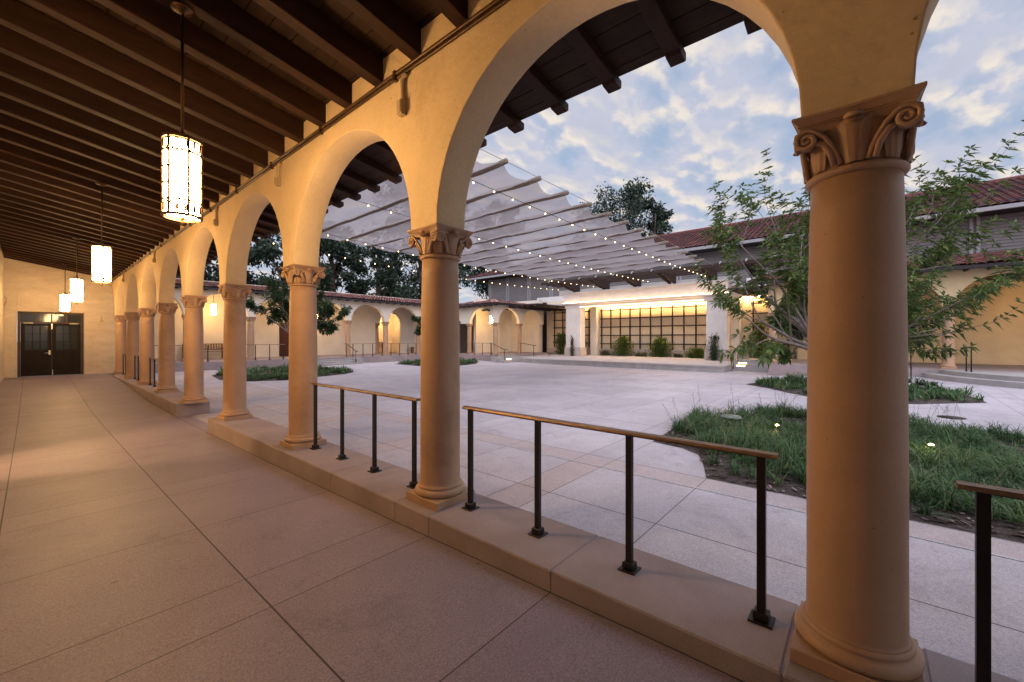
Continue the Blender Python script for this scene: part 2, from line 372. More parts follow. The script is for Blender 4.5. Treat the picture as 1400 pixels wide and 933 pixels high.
def arch_wall(mb, cs, pw, f, n0, n1, zs, zsc, ztop, first=None, last=None, SEG=28, mi=0):
    """cs: column centres along s; f(s,n,z)->xyz; ztop0/ztop1 tops at n0/n1"""
    t0, t1 = ztop if isinstance(ztop, tuple) else (ztop, ztop)
    def block(a, b_):
        mb.add([f(a, n0, zs), f(b_, n0, zs), f(b_, n1, zs), f(a, n1, zs), f(a, n0, t0), f(b_, n0, t0), f(b_, n1, t1), f(a, n1, t1)],
               [(3, 2, 1, 0), (4, 5, 6, 7), (0, 1, 5, 4), (2, 3, 7, 6)], mi=mi)
    for i, c in enumerate(cs):
        block(c - pw / 2, c + pw / 2)
    if first is not None: block(first, cs[0] - pw / 2)
    if last is not None: block(cs[-1] + pw / 2, last)
    for a, b_ in zip(cs, cs[1:]):
        s0, s1 = a + pw / 2, b_ - pw / 2; m_ = (s0 + s1) / 2; r = (s1 - s0) / 2
        pts = [(m_ - r * math.cos(PI * j / SEG), zs + zsc * r * math.sin(PI * j / SEG)) for j in range(SEG + 1)]
        k_ = len(pts) + 2
        mb.add([f(sa, n0, za) for sa, za in pts] + [f(s1, n0, t0), f(s0, n0, t0)], [tuple(range(k_))], mi=mi)
        mb.add([f(sa, n1, za) for sa, za in pts] + [f(s1, n1, t1), f(s0, n1, t1)], [tuple(range(k_))[::-1]], mi=mi)
        mb.add([f(s0, n0, t0), f(s1, n0, t0), f(s1, n1, t1), f(s0, n1, t1)], [(0, 1, 2, 3)], mi=mi)
        vs = []
        for sa, za in pts: vs += [f(sa, n0, za), f(sa, n1, za)]
        mb.add(vs, [(2 * j, 2 * j + 1, 2 * j + 3, 2 * j + 2) for j in range(SEG)], sm=True, mi=mi)
g = MB()
fY = lambda s, n, z: (n, s, z)
arch_wall(g, [cy(k) for k in range(-3, 9)] + [cy(9) + .1], .252, fY, XI, XO, ZSP, 1.0, (zd(XI) - .002, zd(XO) - .002))
wall = g.build('arch_wall', M['stucco'], arcade, bevel=.03)
# column: shaft > base, capital
def column_parts():
    sh = MB(); prof = [(.1235, .118), (.1236, .3), (.1232, .6), (.1215, .9), (.1185, 1.2), (.1145, 1.40), (.1125, 1.492)]
    prof = [(.131, .108), (.1262, .112), (.1242, .122)] + prof[1:]
    sh.lathe(prof, n=48)
    sh.lathe([(.112, 1.492), (.121, 1.494), (.127, 1.502), (.127, 1.508), (.121, 1.515), (.114, 1.517), (.113, 1.521)], n=48)
    shaft = sh.build('column', M['column'], org=(0, 0, 0))
    b_ = MB(); b_.box(-.152, .152, -.152, .152, 0, .046, ch=.003)
    b_.lathe([(.136, .0465), (.146, .048), (.1545, .055), (.1575, .066), (.1545, .077), (.146, .085), (.138, .087), (.137, .093), (.139, .096), (.139, .102), (.134, .107), (.131, .109)], n=48)
    base = b_.build('base', M['column'], org=(0, 0, 0)); base.parent = shaft
    c = MB()
    c.lathe([(.112, 1.517), (.112, 1.56), (.116, 1.59), (.123, 1.615), (.132, 1.632)], n=40)
    # abacus with hollowed sides
    def aba(z0, z1, h0, h1, hol):
        def ring(h, z):
            P = []
            for q in range(4):
                a = q * PI / 2
                for j in range(9):
                    t = -1 + 2 * j / 8; d = h - hol * (1 - t * t); x, y = d, t * h * .98
                    P.append((x * math.cos(a) - y * math.sin(a), x * math.sin(a) + y * math.cos(a), z))
            return P
        A = ring(h0, z0); B = ring(h1, z1); n = len(A)
        c.add(A + B, [(i, (i + 1) % n, n + (i + 1) % n, n + i) for i in range(n)] + [tuple(range(n))[::-1], tuple(range(n, 2 * n))])
    aba(1.630, 1.652, .127, .132, .016); aba(1.652, 1.657, .135, .135, .014); aba(1.657, 1.672, .135, .148, .008); aba(1.672, 1.680, .149, .149, .006)
    for q in range(4):
        a0 = q * PI / 2
        def T(n_, t, z): return (n_ * math.cos(a0) - t * math.sin(a0), n_ * math.sin(a0) + t * math.cos(a0), z)
        # centre leaf with fluted surface and rolled tip
        def leaf(ang, w0, w1, ztip, roll, nseg=12, across=10, z0=1.518):
            P = []; 
            for i in range(nseg + 1):
                s = i / nseg
                z = z0 + (ztip - z0) * math.sin(min(1, s * 1.12) * PI / 2) - (max(0, s - .86) * .12)
                w = w0 + (w1 - w0) * math.sin(s * PI * .62); w *= (1 - max(0, s - .8) * 2.6)
                out = .1185 + .012 * s + roll * max(0, s - .62) ** 2 * 7
                for j in range(across + 1):
                    t = -1 + 2 * j / across
                    bulge = .010 * (1 - t * t) + .006 * abs(math.cos(t * PI * 2.0)) - .004
                    r_ = out + bulge
                    x, y = r_, t * w
                    x = math.sqrt(max(.0001, r_ * r_ - y * y * .55))
                    P.append((x * math.cos(ang) - y * math.sin(ang), x * math.sin(ang) + y * math.cos(ang), z))
            F = [(i * (across + 1) + j, i * (across + 1) + j + 1, (i + 1) * (across + 1) + j + 1, (i + 1) * (across + 1) + j) for i in range(nseg) for j in range(across)]
            c.add(P, F, sm=True)
        leaf(a0, .022, .041, 1.640, .02)
        leaf(a0 + PI / 4, .020, .036, 1.606, .035)
        c.tube([T(.134, -.018, 1.646), T(.146, -.010, 1.650), T(.148, 0, 1.646), T(.146, .010, 1.650), T(.134, .018, 1.646)], .009, 8)
        for sg in (-1, 1):
            pts = []; rs = []
            # stem rising from the bell, then spiral on the face near the corner
            cxs, czs = .112, 1.606
            stem = [(.030, 1.520, .116), (.040, 1.550, .119), (.053, 1.580, .124), (.070, 1.608, .130), (.090, 1.627, .134)]
            for t, z, n_ in stem: pts.append(T(n_, sg * t, z)); rs.append(.0075)
            for i in range(26):
                u = i / 25; th = PI * .62 - u * PI * 3.6; rr_ = .027 * (1 - u) + .004
                pts.append(T(.137 - .002 * u, sg * (cxs + rr_ * math.cos(th)), czs + rr_ * math.sin(th))); rs.append(.0078 - .002 * u)
            c.tube(pts, rs, 7)
            # body of the scroll behind the face
            bx = []
            for i in range(16):
                th = 2 * PI * i / 16; bx.append((sg * (cxs + .0235 * math.cos(th)), czs + .0235 * math.sin(th)))
            c.prism(bx, .105, .134, lambda u, v, t: T(t, u, v))
            # side stalk leaf between centre leaf and scroll
            c.tube([T(.118, sg * .046, 1.52), T(.123, sg * .056, 1.56), T(.126, sg * .074, 1.59), T(.124, sg * .094, 1.598)], [.007, .009, .009, .006], 7)
    cap = c.build('capital', M['column'], org=(0, 0, 0)); cap.parent = shaft
    return shaft
col0 = column_parts(); col0.parent = arcade; col0.location = (Vector((PX, cy(0), 0)) - rootpos(arcade)) * S
for k in list(range(-3, 0)) + list(range(1, 9)): copypart(col0, arcade, (PX, cy(k), 0))
# plinths, with the step-free gap between them
def plinth(y0, y1, joints):
    g = MB(); ys = sorted(set([y0] + [y0 + (y1 - y0) * i / 20 for i in range(1, 20)] + [y1])); cuts = [y0] + joints + [y1]
    for a, b_ in zip(cuts, cuts[1:]):
        a_, bb = a + .0025, b_ - .0025
        lo = -.62
        g.box(1.457, 1.885, a_, bb, lo, 0, ch=.006)
    g.box(1.463, 1.878, y0 + .004, y1 - .004, -.6, -.004)
    return g
jo = lambda a, b_: [y for k in range(-3, 10) for y in (cy(k) - .165, cy(k) + .165, cy(k) + PER / 2) if a + .2 < y < b_ - .2]
plinth(-5.9, 6.317, jo(-5.9, 6.317)).build('plinth', M['plinth'], arcade)
plinth(8.04, 16.78, jo(8.04, 16.78)).build('plinth', M['plinth'], arcade)
# end wall with recess for the doors, back wall
DX0, DX1, DZ = None, None, None
YE = 16.8
DX0, DX1, DZ = -.235, .985, 1.735
g = MB()
g.box(-.5, DX0, YE, YE + .25, -.1, 3.6); g.box(DX1, 1.9, YE, YE + .25, -.1, 3.6); g.box(DX0, DX1, YE, YE + .25, DZ, 3.6)
g.build('end_wall', M['stucco_rough'], arcade, bevel=.012)
g = MB(); g.box(-.75, -.45, -6, 5.55, -.5, 3.6); g.box(-.75, -.45, 6.55, YE + .25, -.5, 3.6); g.box(-.75, -.45, 5.55, 6.55, 1.35, 3.6)
g.build('back_wall', M['stucco_rough'], arcade)
# lit vestibule behind the open doorway in the back wall
g = MB(); g.box(-2.6, -2.5, 4.9, 7.2, -.3, 2.2); g.box(-2.5, -.75, 4.8, 4.9, -.3, 2.2); g.box(-2.5, -.75, 7.2, 7.3, -.3, 2.2); g.box(-2.6, -.75, 4.8, 7.3, 2.2, 2.3); g.box(-2.6, -.75, 4.8, 7.3, -.35, -.19)
g.build('vestibule', M['stucco_pale'], arcade)
# beams (rafters) with shaped tails
def beam_poly(x0, x1, tail=True):
    P = [(x0, zb(x0)), ]
    if tail: P += [(1.80, zb(1.80)), (1.84, zb(1.84) + .08), (x1 - .12, zb(x1 - .12) + .105), (x1 - .10, zb(x1 - .10) + .092), (x1 - .02, zb(x1) + .098), (x1, zb(x1) + .115)]
    P += [(x1, zd(x1) - .003), (x0, zd(x0) - .003)]
    return P
bm = MB(); bm.prism(beam_poly(-.47, 2.555), -.044, .044, lambda u, v, t: (u, t, v))
beam0 = bm.build('beam', M['beam'], org=(0, 0, 0), bevel=.008); 
bys = [.85 + .415 * k for k in range(-14, 39)]
beam0.parent = arcade; beam0.location = (Vector((0, bys[0], 0)) - rootpos(arcade)) * S
for i, y in enumerate(bys[1:]):
    c = copypart(beam0, arcade, (0, y, 0))
# deck of boards running along the arcade
g = MB(); x = -.46; R2 = random.Random(3)
while x < 2.52:
    w_ = .125 + R2.random() * .012; x2 = min(x + w_, 2.52); off = R2.uniform(-.002, .002)
    a, b_ = x + .003, x2 - .003
    z0, z1 = zd(a) + off, zd(b_) + off
    g.add([(a, -5.4, z0), (b_, -5.4, z1), (b_, 16.9, z1), (a, 16.9, z0), (a, -5.4, z0 + .03), (b_, -5.4, z1 + .03), (b_, 16.9, z1 + .03), (a, 16.9, z0 + .03)],
          [(3, 2, 1, 0), (4, 5, 6, 7), (0, 1, 5, 4), (1, 2, 6, 5), (2, 3, 7, 6), (3, 0, 4, 7)])
    x = x2
g.add([(-.5, -5.4, zd(-.5) + .034), (2.51, -5.4, zd(2.51) + .034), (2.51, 16.9, zd(2.51) + .034), (-.5, 16.9, zd(-.5) + .034)], [(0, 1, 2, 3)], mi=1)
deck = g.build('ceiling_boards', [M['deck'], M['deckline']], arcade)
# conduits on the wall top
g = MB(); R3 = random.Random(5)
for zz, r_, dx in ((2.713, .0125, .013), (2.684, .0095, .010)):
    pts = [(XI - dx - .001, y, zz + .0015 * math.sin(y * 3)) for y in [-5 + .5 * i for i in range(44)]]
    g.tube(pts, r_, 8)
for y in [-4 + 1.05 * i for i in range(20)]: g.box(XI - .03, XI - .001, y - .012, y + .012, 2.668, 2.73)
g.build('conduit', M['conduit'], arcade)
for k, ln in ((1, .24), (2, .20), (3, .22), (5, .2), (7, .2)):
    y = cy(k) + .19; xx = XI - .018
    g = MB()
    g.tube([(xx, y - .05, 2.66), (xx, y - .015, 2.655), (xx, y, 2.63), (xx, y, 2.655 - ln * .6)], .0145, 8)
    g.box(XI - .042, XI - .001, y - .024, y + .024, 2.655 - ln, 2.655 - ln * .6, ch=.004)
    g.box(XI - .048, XI - .040, y - .018, y + .018, 2.655 - ln + .01, 2.655 - ln * .62, ch=.002)
    g.build('cable_cover', M['box_paint'], arcade)
# conduit box and small fittings on the end wall
g = MB(); g.box(1.30, 1.37, YE - .03, YE - .002, 1.50, 1.56); g.box(1.32, 1.345, YE - .02, YE - .002, 1.56, 1.66)
g.build('wall_fitting', M['box_paint'], arcade)
g = MB(); g.tube([(-.42, YE - .02, 2.1), (-.40, YE - .02, 2.0), (-.44, YE - .02, 1.85)], .008, 6)
g.build('wall_fitting', M['box_paint'], arcade)
# low tile roof over the arcade
def tile_roof(mb, P0, es, up, L_, D_, tw=.155, tl=.26, seed=1, taper0=0, taper1=0, h=.034, SEG=6):
    """P0 eave start, es unit along the eave, up: vector per unit run up the slope, L_ length, D_ run; taper: hip cut per run"""
    rr = random.Random(seed); es = Vector(es); up = Vector(up); P0 = Vector(P0); nrm = es.cross(up).normalized()
    if nrm.z < 0: nrm = -nrm
    nt_ = int(L_ / tw); nr = int(D_ / tl)
    for r_ in range(nr):
        for t in range(nt_):
            u0 = t * tw; d0 = r_ * tl; d1 = (r_ + 1) * tl + .03
            uc = u0 + tw / 2
            if uc < taper0 * d0 or uc > L_ - taper1 * d0: continue
            jx = rr.uniform(-.006, .006); lift = rr.uniform(0, .010); tw2 = tw * .56
            vs = []
            for dd, hh, sc in ((d0 + rr.uniform(-.012, .012), .020 + lift, 1.0), (d1, 0., .86)):
                for k in range(SEG + 1):
                    a = PI * k / SEG
                    vs.append(P0 + es * (uc + jx - math.cos(a) * tw2 * sc) + up * dd + nrm * (hh + h * 1.2 * math.sin(a) * sc))
            F = [(k, k + 1, SEG + 2 + k, SEG + 1 + k) for k in range(SEG)]
            v2 = [v + nrm * -.010 for v in vs[:SEG + 1]]
            F2 = [(k, SEG + 1 + k, SEG + 2 + k, k + 1) for k in range(SEG)]
            q = rr.random()
            mb.add(vs, F, sm=True, r=q); mb.add(vs[:SEG + 1] + v2, F2, r=q * .6)
    a = P0 + nrm * -.004
    b_ = es * L_
    mb.add([a, a + b_, a + b_ + up * D_ - es * taper1 * D_, a + up * D_ + es * taper0 * D_], [(0, 1, 2, 3)], r=.1)
g = MB(); tile_roof(g, (2.5, -5.4, zd(2.5) + .05), (0, 1, 0), (-1, 0, .173), 22.3, 3.0, tw=.2, tl=.32, SEG=4)
g.build('tile_roof', M['tile'], arcade)
# double doors
def door_set(par, x0, x1, z0, z1, y, glassrows=3):
    """frame facing -Y at plane y; returns nothing, adds parts"""
    fw = .045
    fr = MB(); fr.box(x0, x0 + fw, y, y + .1, z0, z1); fr.box(x1 - fw, x1, y, y + .1, z0, z1); fr.box(x0 + fw, x1 - fw, y, y + .1, z1 - fw, z1)
    zt = z0 + (z1 - z0) * .84
    fr.box(x0 + fw, x1 - fw, y, y + .1, zt - .02, zt + .02)
    n = 4; w_ = (x1 - x0 - 2 * fw) / n
    for i in range(1, n): fr.box(x0 + fw + w_ * i - .014, x0 + fw + w_ * i + .014, y + .01, y + .08, zt + .02, z1 - fw)
    frame = fr.build('door_frame', M['bronze_frame'], par)
    gl = MB(); gl.box(x0 + fw, x1 - fw, y + .04, y + .05, zt + .02, z1 - fw); gg = gl.build('transom_pane', M['glass'], par); gg.parent = frame
    xm = (x0 + x1) / 2
    for s_, (a, b_) in enumerate(((x0 + fw + .004, xm - .003), (xm + .003, x1 - fw - .004))):
        lf = MB(); t = zt - .024; st = .075; zg0 = z0 + (t - z0) * .50
        lf.box(a, a + st, y + .03, y + .07, z0 + .01, t); lf.box(b_ - st, b_, y + .03, y + .07, z0 + .01, t)
        lf.box(a + st, b_ - st, y + .03, y + .07, t - .07, t); lf.box(a + st, b_ - st, y + .03, y + .07, z0 + .01, z0 + .12)
        lf.box(a + st, b_ - st, y + .03, y + .07, zg0 - .09, zg0)
        mx_ = (a + b_) / 2; lf.box(mx_ - .03, mx_ + .03, y + .03, y + .07, z0 + .12, zg0 - .09)
        lf.box(a + st, b_ - st, y + .045, y + .06, z0 + .12, zg0 - .09)
        for px in ((a + st, mx_ - .03), (mx_ + .03, b_ - st)):
            lf.box(px[0] + .03, px[1] - .03, y + .038, y + .046, z0 + .15, zg0 - .12, ch=.003)
        for i in range(1, 3):
            xx = a + st + (b_ - a - 2 * st) * i / 3; lf.box(xx - .008, xx + .008, y + .035, y + .065, zg0, t - .07)
            zz = zg0 + (t - .07 - zg0) * i / 3; lf.box(a + st, b_ - st, y + .036, y + .064, zz - .008, zz + .008)
        leaf_ = lf.build('door', M['door'], par)
        p = MB(); p.box(a + st, b_ - st, y + .048, y + .054, zg0, t - .07); q = p.build('pane', M['glass'], par); q.parent = leaf_
        h = MB()
        if s_ == 0: h.box(b_ - .055, b_ - .02, y + .015, y + .03, zg0 - .14, zg0 - .02, ch=.003); h.tube([(b_ - .04, y - .01, zg0 - .09), (b_ - .13, y - .01, zg0 - .09)], .009, 8); h.tube([(b_ - .04, y - .01, zg0 - .09), (b_ - .04, y + .02, zg0 - .09)], .008, 8)
        else: h.box(a + .005, a + .02, y + .015, y + .03, z0 + .02, z0 + .16); h.box(a - .01, a + .01, y + .012, y + .03, t - .16, t - .01)
        h.box(a + .05 if s_ == 0 else b_ - .22, a + .22 if s_ == 0 else b_ - .05, y + .0, y + .03, t - .01, t + .025, ch=.003)
        hd = h.build('handle', M['steel'], par); hd.parent = leaf_
door_set(arcade, DX0 + .01, DX1 - .01, 0.003, DZ - .005, YE + .08)

# ------------------------------------------------------------------ handrails
PH = .595
def railing(label, group, n, sp=.497, ext=.05, h=PH, loc=(0, 0, 0), rz=0):
    t = thing('handrail', label, 'handrail', loc, group); t.rotation_euler = (0, 0, rz)
    p = MB(); p.box(-.011, .011, -.0135, .0135, .006, h - .012, ch=.002)
    p.box(-.038, .038, -.038, .038, 0, .007, ch=.002); p.box(-.022, .022, -.024, .024, .008, .035, ch=.003)
    pm = p.build('post', M['post'], org=(0, 0, 0)); pm.parent = t
    for i in range(1, n):
        c = pm.copy(); C.objects.link(c); c.parent = t; c.location = (0, i * sp * S, 0)
    r = MB(); e0, e1 = -ext, (n - 1) * sp + ext
    r.prism([(-.021, h - .010), (.021, h - .010), (.024, h - .004), (.020, h + .004), (.008, h + .007), (-.008, h + .007), (-.020, h + .004), (-.024, h - .004)], e0, e1, lambda u, v, t_: (u, t_, v))
    rm = r.build('rail', M['rail'], org=(0, 0, 0)); rm.parent = t
    s_ = MB(); s_.box(-.010, .010, -.015, (n - 1) * sp + .015, h - .015, h - .0105)
    sm_ = s_.build('rail_strap', M['post'], org=(0, 0, 0)); sm_.parent = t
    return t
GR = 'bronze topped handrails between the arcade columns'
railing('bronze topped handrail cut off by the photo edge right of the largest column', GR, 4, loc=(1.69, -1.74, 0))
railing('long bronze topped handrail nearest the viewer, ending just before the largest column', GR, 4, loc=(1.69, cy(0) + .255, 0))
railing('bronze topped handrail of four posts between the second and third nearest columns', GR, 4, loc=(1.69, cy(1) + .285, 0))
railing('handrail between columns just past the step-free gap, nearest of the three far ones', GR, 4, loc=(1.69, cy(5) + .26, 0))
railing('handrail between far arcade columns, middle of the three beyond the gap', GR, 4, loc=(1.69, cy(6) + .26, 0))
railing('handrail between the two farthest arcade columns, last before the end doors', GR, 4, loc=(1.69, cy(7) + .26, 0))

# ------------------------------------------------------------------ pendant lanterns
LZ0, LZ1 = 1.70, 2.135; LR = .090
def lantern(label, loc, group, glassmat, zstem, far=False):
    """loc: point under the lamp on layout z=0; parts built at absolute z"""
    t = thing('pendant_lantern', label, 'pendant lamp', (loc[0], loc[1], LZ0 + loc[2]), group)
    z0, z1 = 0, LZ1 - LZ0; zs = zstem - LZ0 - loc[2]
    g = MB(); g.lathe([(.0, .010), (LR - .014, .010), (LR - .009, .016), (LR - .009, z1 - .016)], n=24, cap=False)
    q = g.build('glass_shade', glassmat, org=(0, 0, 0)); q.parent = t
    f = MB()
    for z in ((z0, .010), (.080, .008), (.172, .007), (.263, .007), (z1 - .080, .008), (z1 - .002, .010)):
        zz, r_ = z; f.lathe([(LR - r_ * .6, zz - r_ * .7), (LR + r_ * .5, zz - r_ * .7), (LR + r_ * .5, zz + r_ * .7), (LR - r_ * .6, zz + r_ * .7), (LR - r_ * .6, zz - r_ * .7)], n=28, sm=False, cap=False)
    for i in range(6):
        a = 2 * PI * (i + .62) / 6; f.tube([(LR * math.cos(a), LR * math.sin(a), z0), (LR * math.cos(a), LR * math.sin(a), z1 + .004)], .0062, 6)
    if not far:
        for base, sg in ((.018, 1), (z1 - .018, -1)):
            for i in range(14):
                a = 2 * PI * i / 14; pts = []
                for j in range(7):
                    th = PI * j / 6; aa = a + math.cos(th) * (2 * PI / 14) * .40
                    pts.append((LR * math.cos(aa), LR * math.sin(aa), base + sg * (.030 + .022 * math.sin(th))))
                pts = [(pts[0][0], pts[0][1], base)] + pts + [(pts[-1][0], pts[-1][1], base)]
                f.tube(pts, .0042, 5)
    f.lathe([(0, z1 - .004), (LR - .006, z1 - .010), (LR - .006, z1 - .014), (0, z1 - .012)], n=24)
    for i in range(3):
        a = 2 * PI * (i + .3) / 3; f.tube([(LR * math.cos(a), LR * math.sin(a), z1), (LR * .5 * math.cos(a), LR * .5 * math.sin(a), z1 + .02), (0, 0, z1 + .035)], .004, 6)
        f.tube([(LR * math.cos(a), LR * math.sin(a), z0), (LR * .5 * math.cos(a), LR * .5 * math.sin(a), z0 - .006), (0, 0, z0 - .008)], .004, 6)
    f.lathe([(0, z0 - .045), (.008, z0 - .040), (.011, z0 - .030), (.006, z0 - .020), (.012, z0 - .012), (.012, z0)], n=12)
    q = f.build('frame', M['lamp_metal'], org=(0, 0, 0)); q.parent = t
    s = MB(); s.tube([(0, 0, z1 + .03), (0, 0, zs - .02)], .0078, 8); s.lathe([(.012, z1 + .025), (.014, z1 + .05), (.008, z1 + .06)], n=12)
    q = s.build('stem', M['lamp_metal'], org=(0, 0, 0)); q.parent = t
    c = MB(); c.lathe([(.0, zs - .035), (.016, zs - .032), (.03, zs - .018), (.055, zs - .012), (.055, zs), (0, zs)], n=20)
    q = c.build('canopy', M['lamp_metal'], org=(0, 0, 0)); q.parent = t
    return t
LX = .565
LY = [2.97, 7.08, 11.25, 15.35]
desc = ['lit cylindrical lantern on a long stem, nearest and largest under the beams',
        'lit cylindrical lantern second from the viewer under the beams',
        'lit cylindrical lantern third from the viewer, overlapping the smallest one',
        'lit cylindrical lantern farthest down the walkway before the end doors']
for y, d in zip(LY, desc):
    lantern(d, (LX, y, 0), 'pendant lanterns of the near walkway', M['lampglass'], zb(LX) + .0)
# ceiling junction boxes/strap wiring serving the lamps
g = MB()
for y in LY: g.tube([(LX, y, zb(LX) + .006), (LX - .02, y, zb(LX) + .01), (-.43, y - .02, zb(-.43) - .012)], .007, 6)
g.tube([(-.44, y, zb(-.44) - .02) for y in range(-4, 17)], .009, 6)
g.build('ceiling_conduit', M['conduit'], arcade)

# ------------------------------------------------------------------ far wing and corner
FZ = .2                                    # its floor
wing = thing('arcade_wing', 'low cream arcade wing with red tiled roof across the far side of the court', 'arcade', (9.7, 18.6, 0))
YW, TW = 18.5, .11                         # column axis and half wall thickness
g = MB(); cx_ = [1.62, 3.66, 5.68, 7.7, 9.72, 11.74, 13.76]
CX, CYc = 16.2, 15.0
fX = lambda s, n, z: (s, n, z)
ZT = 2.86
arch_wall(g, cx_ + [15.78], .25, fX, YW - TW, YW + TW, FZ + ZSP, .92, ZT, last=CX + TW, SEG=18)
arch_wall(g, [CYc, CYc + 2.02], .25, fY, CX - TW, CX + TW, FZ + ZSP, .92, ZT, last=YW - TW, SEG=18)
# part arch towards the inner corner
arch_wall(g, [CX, CX + 2.03, CX + 4.1], .25, fX, CYc - TW, CYc + TW, FZ + ZSP, .92, ZT, SEG=18)
g.build('arch_wall', M['stucco_pale'], wing, bevel=.012)
for x in cx_[1:]: copypart(col0, wing, (x, YW, FZ))
for y in (CYc, CYc + 2.02): copypart(col0, wing, (CX, y, FZ))
copypart(col0, wing, (CX + 2.03, CYc, FZ))
copypart(col0, wing, (15.78, YW, FZ))
# inner arcade, back walls
g = MB()
YB = 20.5
arch_wall(g, [12.5, 14.1], .25, fX, YB, YB + .2, FZ + ZSP, .92, 3.4, SEG=18)
g.box(1.5, 7.45, YB, YB + .2, 0, 3.4); g.box(8.55, 12.375, YB, YB + .2, 0, 3.4); g.box(7.45, 8.55, YB, YB + .2, FZ + 1.55, 3.4)
g.box(13.976, 14.224, YB, YB + .2, 0, ZSP + FZ - .003); g.box(14.225, 21.5, YB, YB + .2, 0, 3.4) 
g.box(12.0, 15., 22.3, 22.5, 0, 3.4); g.box(11.8, 12.0, YB + .2, 22.5, 0, 3.4); g.box(14.7, 14.9, YB + .2, 22.3, 0, 3.4)
g.box(1.5, 1.7, 17.05, YB, 0, 3.4)
g.box(17.0, 21.5, 17.3, 17.5, 0, 3.4)        # wall closing the corner bay
g.box(20.2, 20.6, 15.11, 17.3, 0, 3.4)
g.build('back_wall', M['stucco_pale'], wing)
copypart(col0, wing, (12.5, YB + .1, FZ))
# ceiling, roofs
g = MB(); g.box(1.6, 21.5, YW + .02, 22.5, ZT + .005, ZT + .05); g.box(CX - .05, 21.5, CYc - .05, YW + .018, ZT + .005, ZT + .05); g.build('ceiling', M['dark_wood'], wing)
g = MB(); ze = 2.80
tile_roof(g, (15.6, 18.0, ze + .08), (-1, 0, 0), (0, 1, .18), 14.6, 2.9, seed=2, taper0=-1.0, tl=.24)
tile_roof(g, (15.6, 14.45, ze + .08), (0, 1, 0), (1, 0, .18), 4.2, 5.4, seed=3, taper0=1.0, taper1=0, tl=.24)
tile_roof(g, (15.6, 14.45, ze + .08), (1, 0, 0), (0, 1, .18), 4.9, 3.2, seed=4, taper0=1.0, tl=.24)
g.tube([(15.6 + .1 * i, 14.45 + .1 * i, ze + .13 + .018 * i) for i in range(34)], .05, 8, rr=.6)
g.build('tile_roof', M['tile'], wing)
g = MB(); g.box(1.3, 15.62, 17.99, 18.03, ze, ze + .07); g.box(15.6, 15.63, 14.46, 18.0, ze, ze + .07); g.box(15.63, 20.6, 14.46, 14.49, ze, ze + .07)
g.box(1.3, 15.62, 18.03, 18.39, ze + .06, ze + .075); g.box(15.63, 16.09, 14.49, 18.39, ze + .06, ze + .075); g.box(16.09, 20.6, 14.49, 14.89, ze + .06, ze + .075)
x = 1.6
while x < 15.4: g.box(x, x + .06, 18.03, 18.385, ze - .01, ze + .058); x += .42
y = 14.7
while y < 18: g.box(15.635, 16.085, y, y + .06, ze - .01, ze + .058); y += .42
g.build('eaves', M['soffit'], wing)
g = MB(); g.box(1.6, 15.9, 17.62, 22.3, -.6, FZ - .004); g.box(15.35, 20.6, 14.25, 17.62, -.6, FZ - .006)
g.box(1.6, 5.25, 17.60, 17.62, -.6, FZ - .004)
g.build('platform', M['plinth'], wing)
g = MB()
for i in range(3): g.box(7.2, 9.35, 17.62 - .24 * (3 - i), 17.618, -.6, zc(8, 17) + .075 * (i + 1) - .002 * i, mi=0)
g.box(9.36, 9.62, 17.0, 17.615, -.6, FZ - .05)
g.build('steps', M['step'], wing)
g = MB()
for i in range(3): g.box(15.0 + .02 * i, 16.9, 14.25 - .3 * (3 - i), 14.245, -.6, -.13 + .085 * (i + 1))
g.build('steps', M['step'], wing)
for x in (15.55, 15.75):
    g = MB(); g.box(x, x + .14, 13.63, 13.648, -.02, .01); g.build('step_light', M['steplight'], wing)
g = MB(); g.box(15.3, 15.42, 14.0, 14.12, FZ - .3, FZ + .05, ch=.01); g.build('conduit_box', M['steel'], wing)
# door in the wing's back wall
g = MB(); g.box(7.45, 7.52, YB - .02, YB + .1, FZ, FZ + 1.55); g.box(8.48, 8.55, YB - .02, YB + .1, FZ, FZ + 1.55); g.box(7.52, 8.48, YB - .02, YB + .1, FZ + 1.48, FZ + 1.55)
g.build('door_frame', M['bronze_frame'], wing)
g = MB(); g.box(7.522, 7.998, YB + .04, YB + .07, FZ, FZ + 1.478); g.box(8.002, 8.478, YB + .04, YB + .07, FZ, FZ + 1.478)
for a in (7.58, 8.06): g.box(a, a + .36, YB + .032, YB + .04, FZ + .1, FZ + .65); g.box(a, a + .36, YB + .032, YB + .04, FZ + .78, FZ + 1.38)
g.build('door', surf('red_brown_door', (.07, .02, .012), .45, bump=.1), wing)
# vents near the corner
g = MB(); g.box(15.9, 16.08, 15.3, 15.75, 2.52, 2.62, ch=.02); g.build('speaker_box', M['soffit'], wing)
for x, lab in ((4.69, 'small lit lantern hanging over the far bench, seen between two near columns'),
               (8.67, 'small lit lantern in the far wing beside the red door, behind the leafy tree'),
               (13.6, 'small lit lantern hidden behind the far column next to the wooden garden bench')):
    lantern(lab, (x, 21.4 if x > 13 else 19.5, FZ + .05), 'lanterns of the far wing', M['lampglass_far'], ZT + .0, True)
lantern('small lit lantern at the far corner arcade next to the stage', (17.05, 16.1, FZ + .0), 'lanterns of the far wing', M['lampglass_far'], ZT, True)

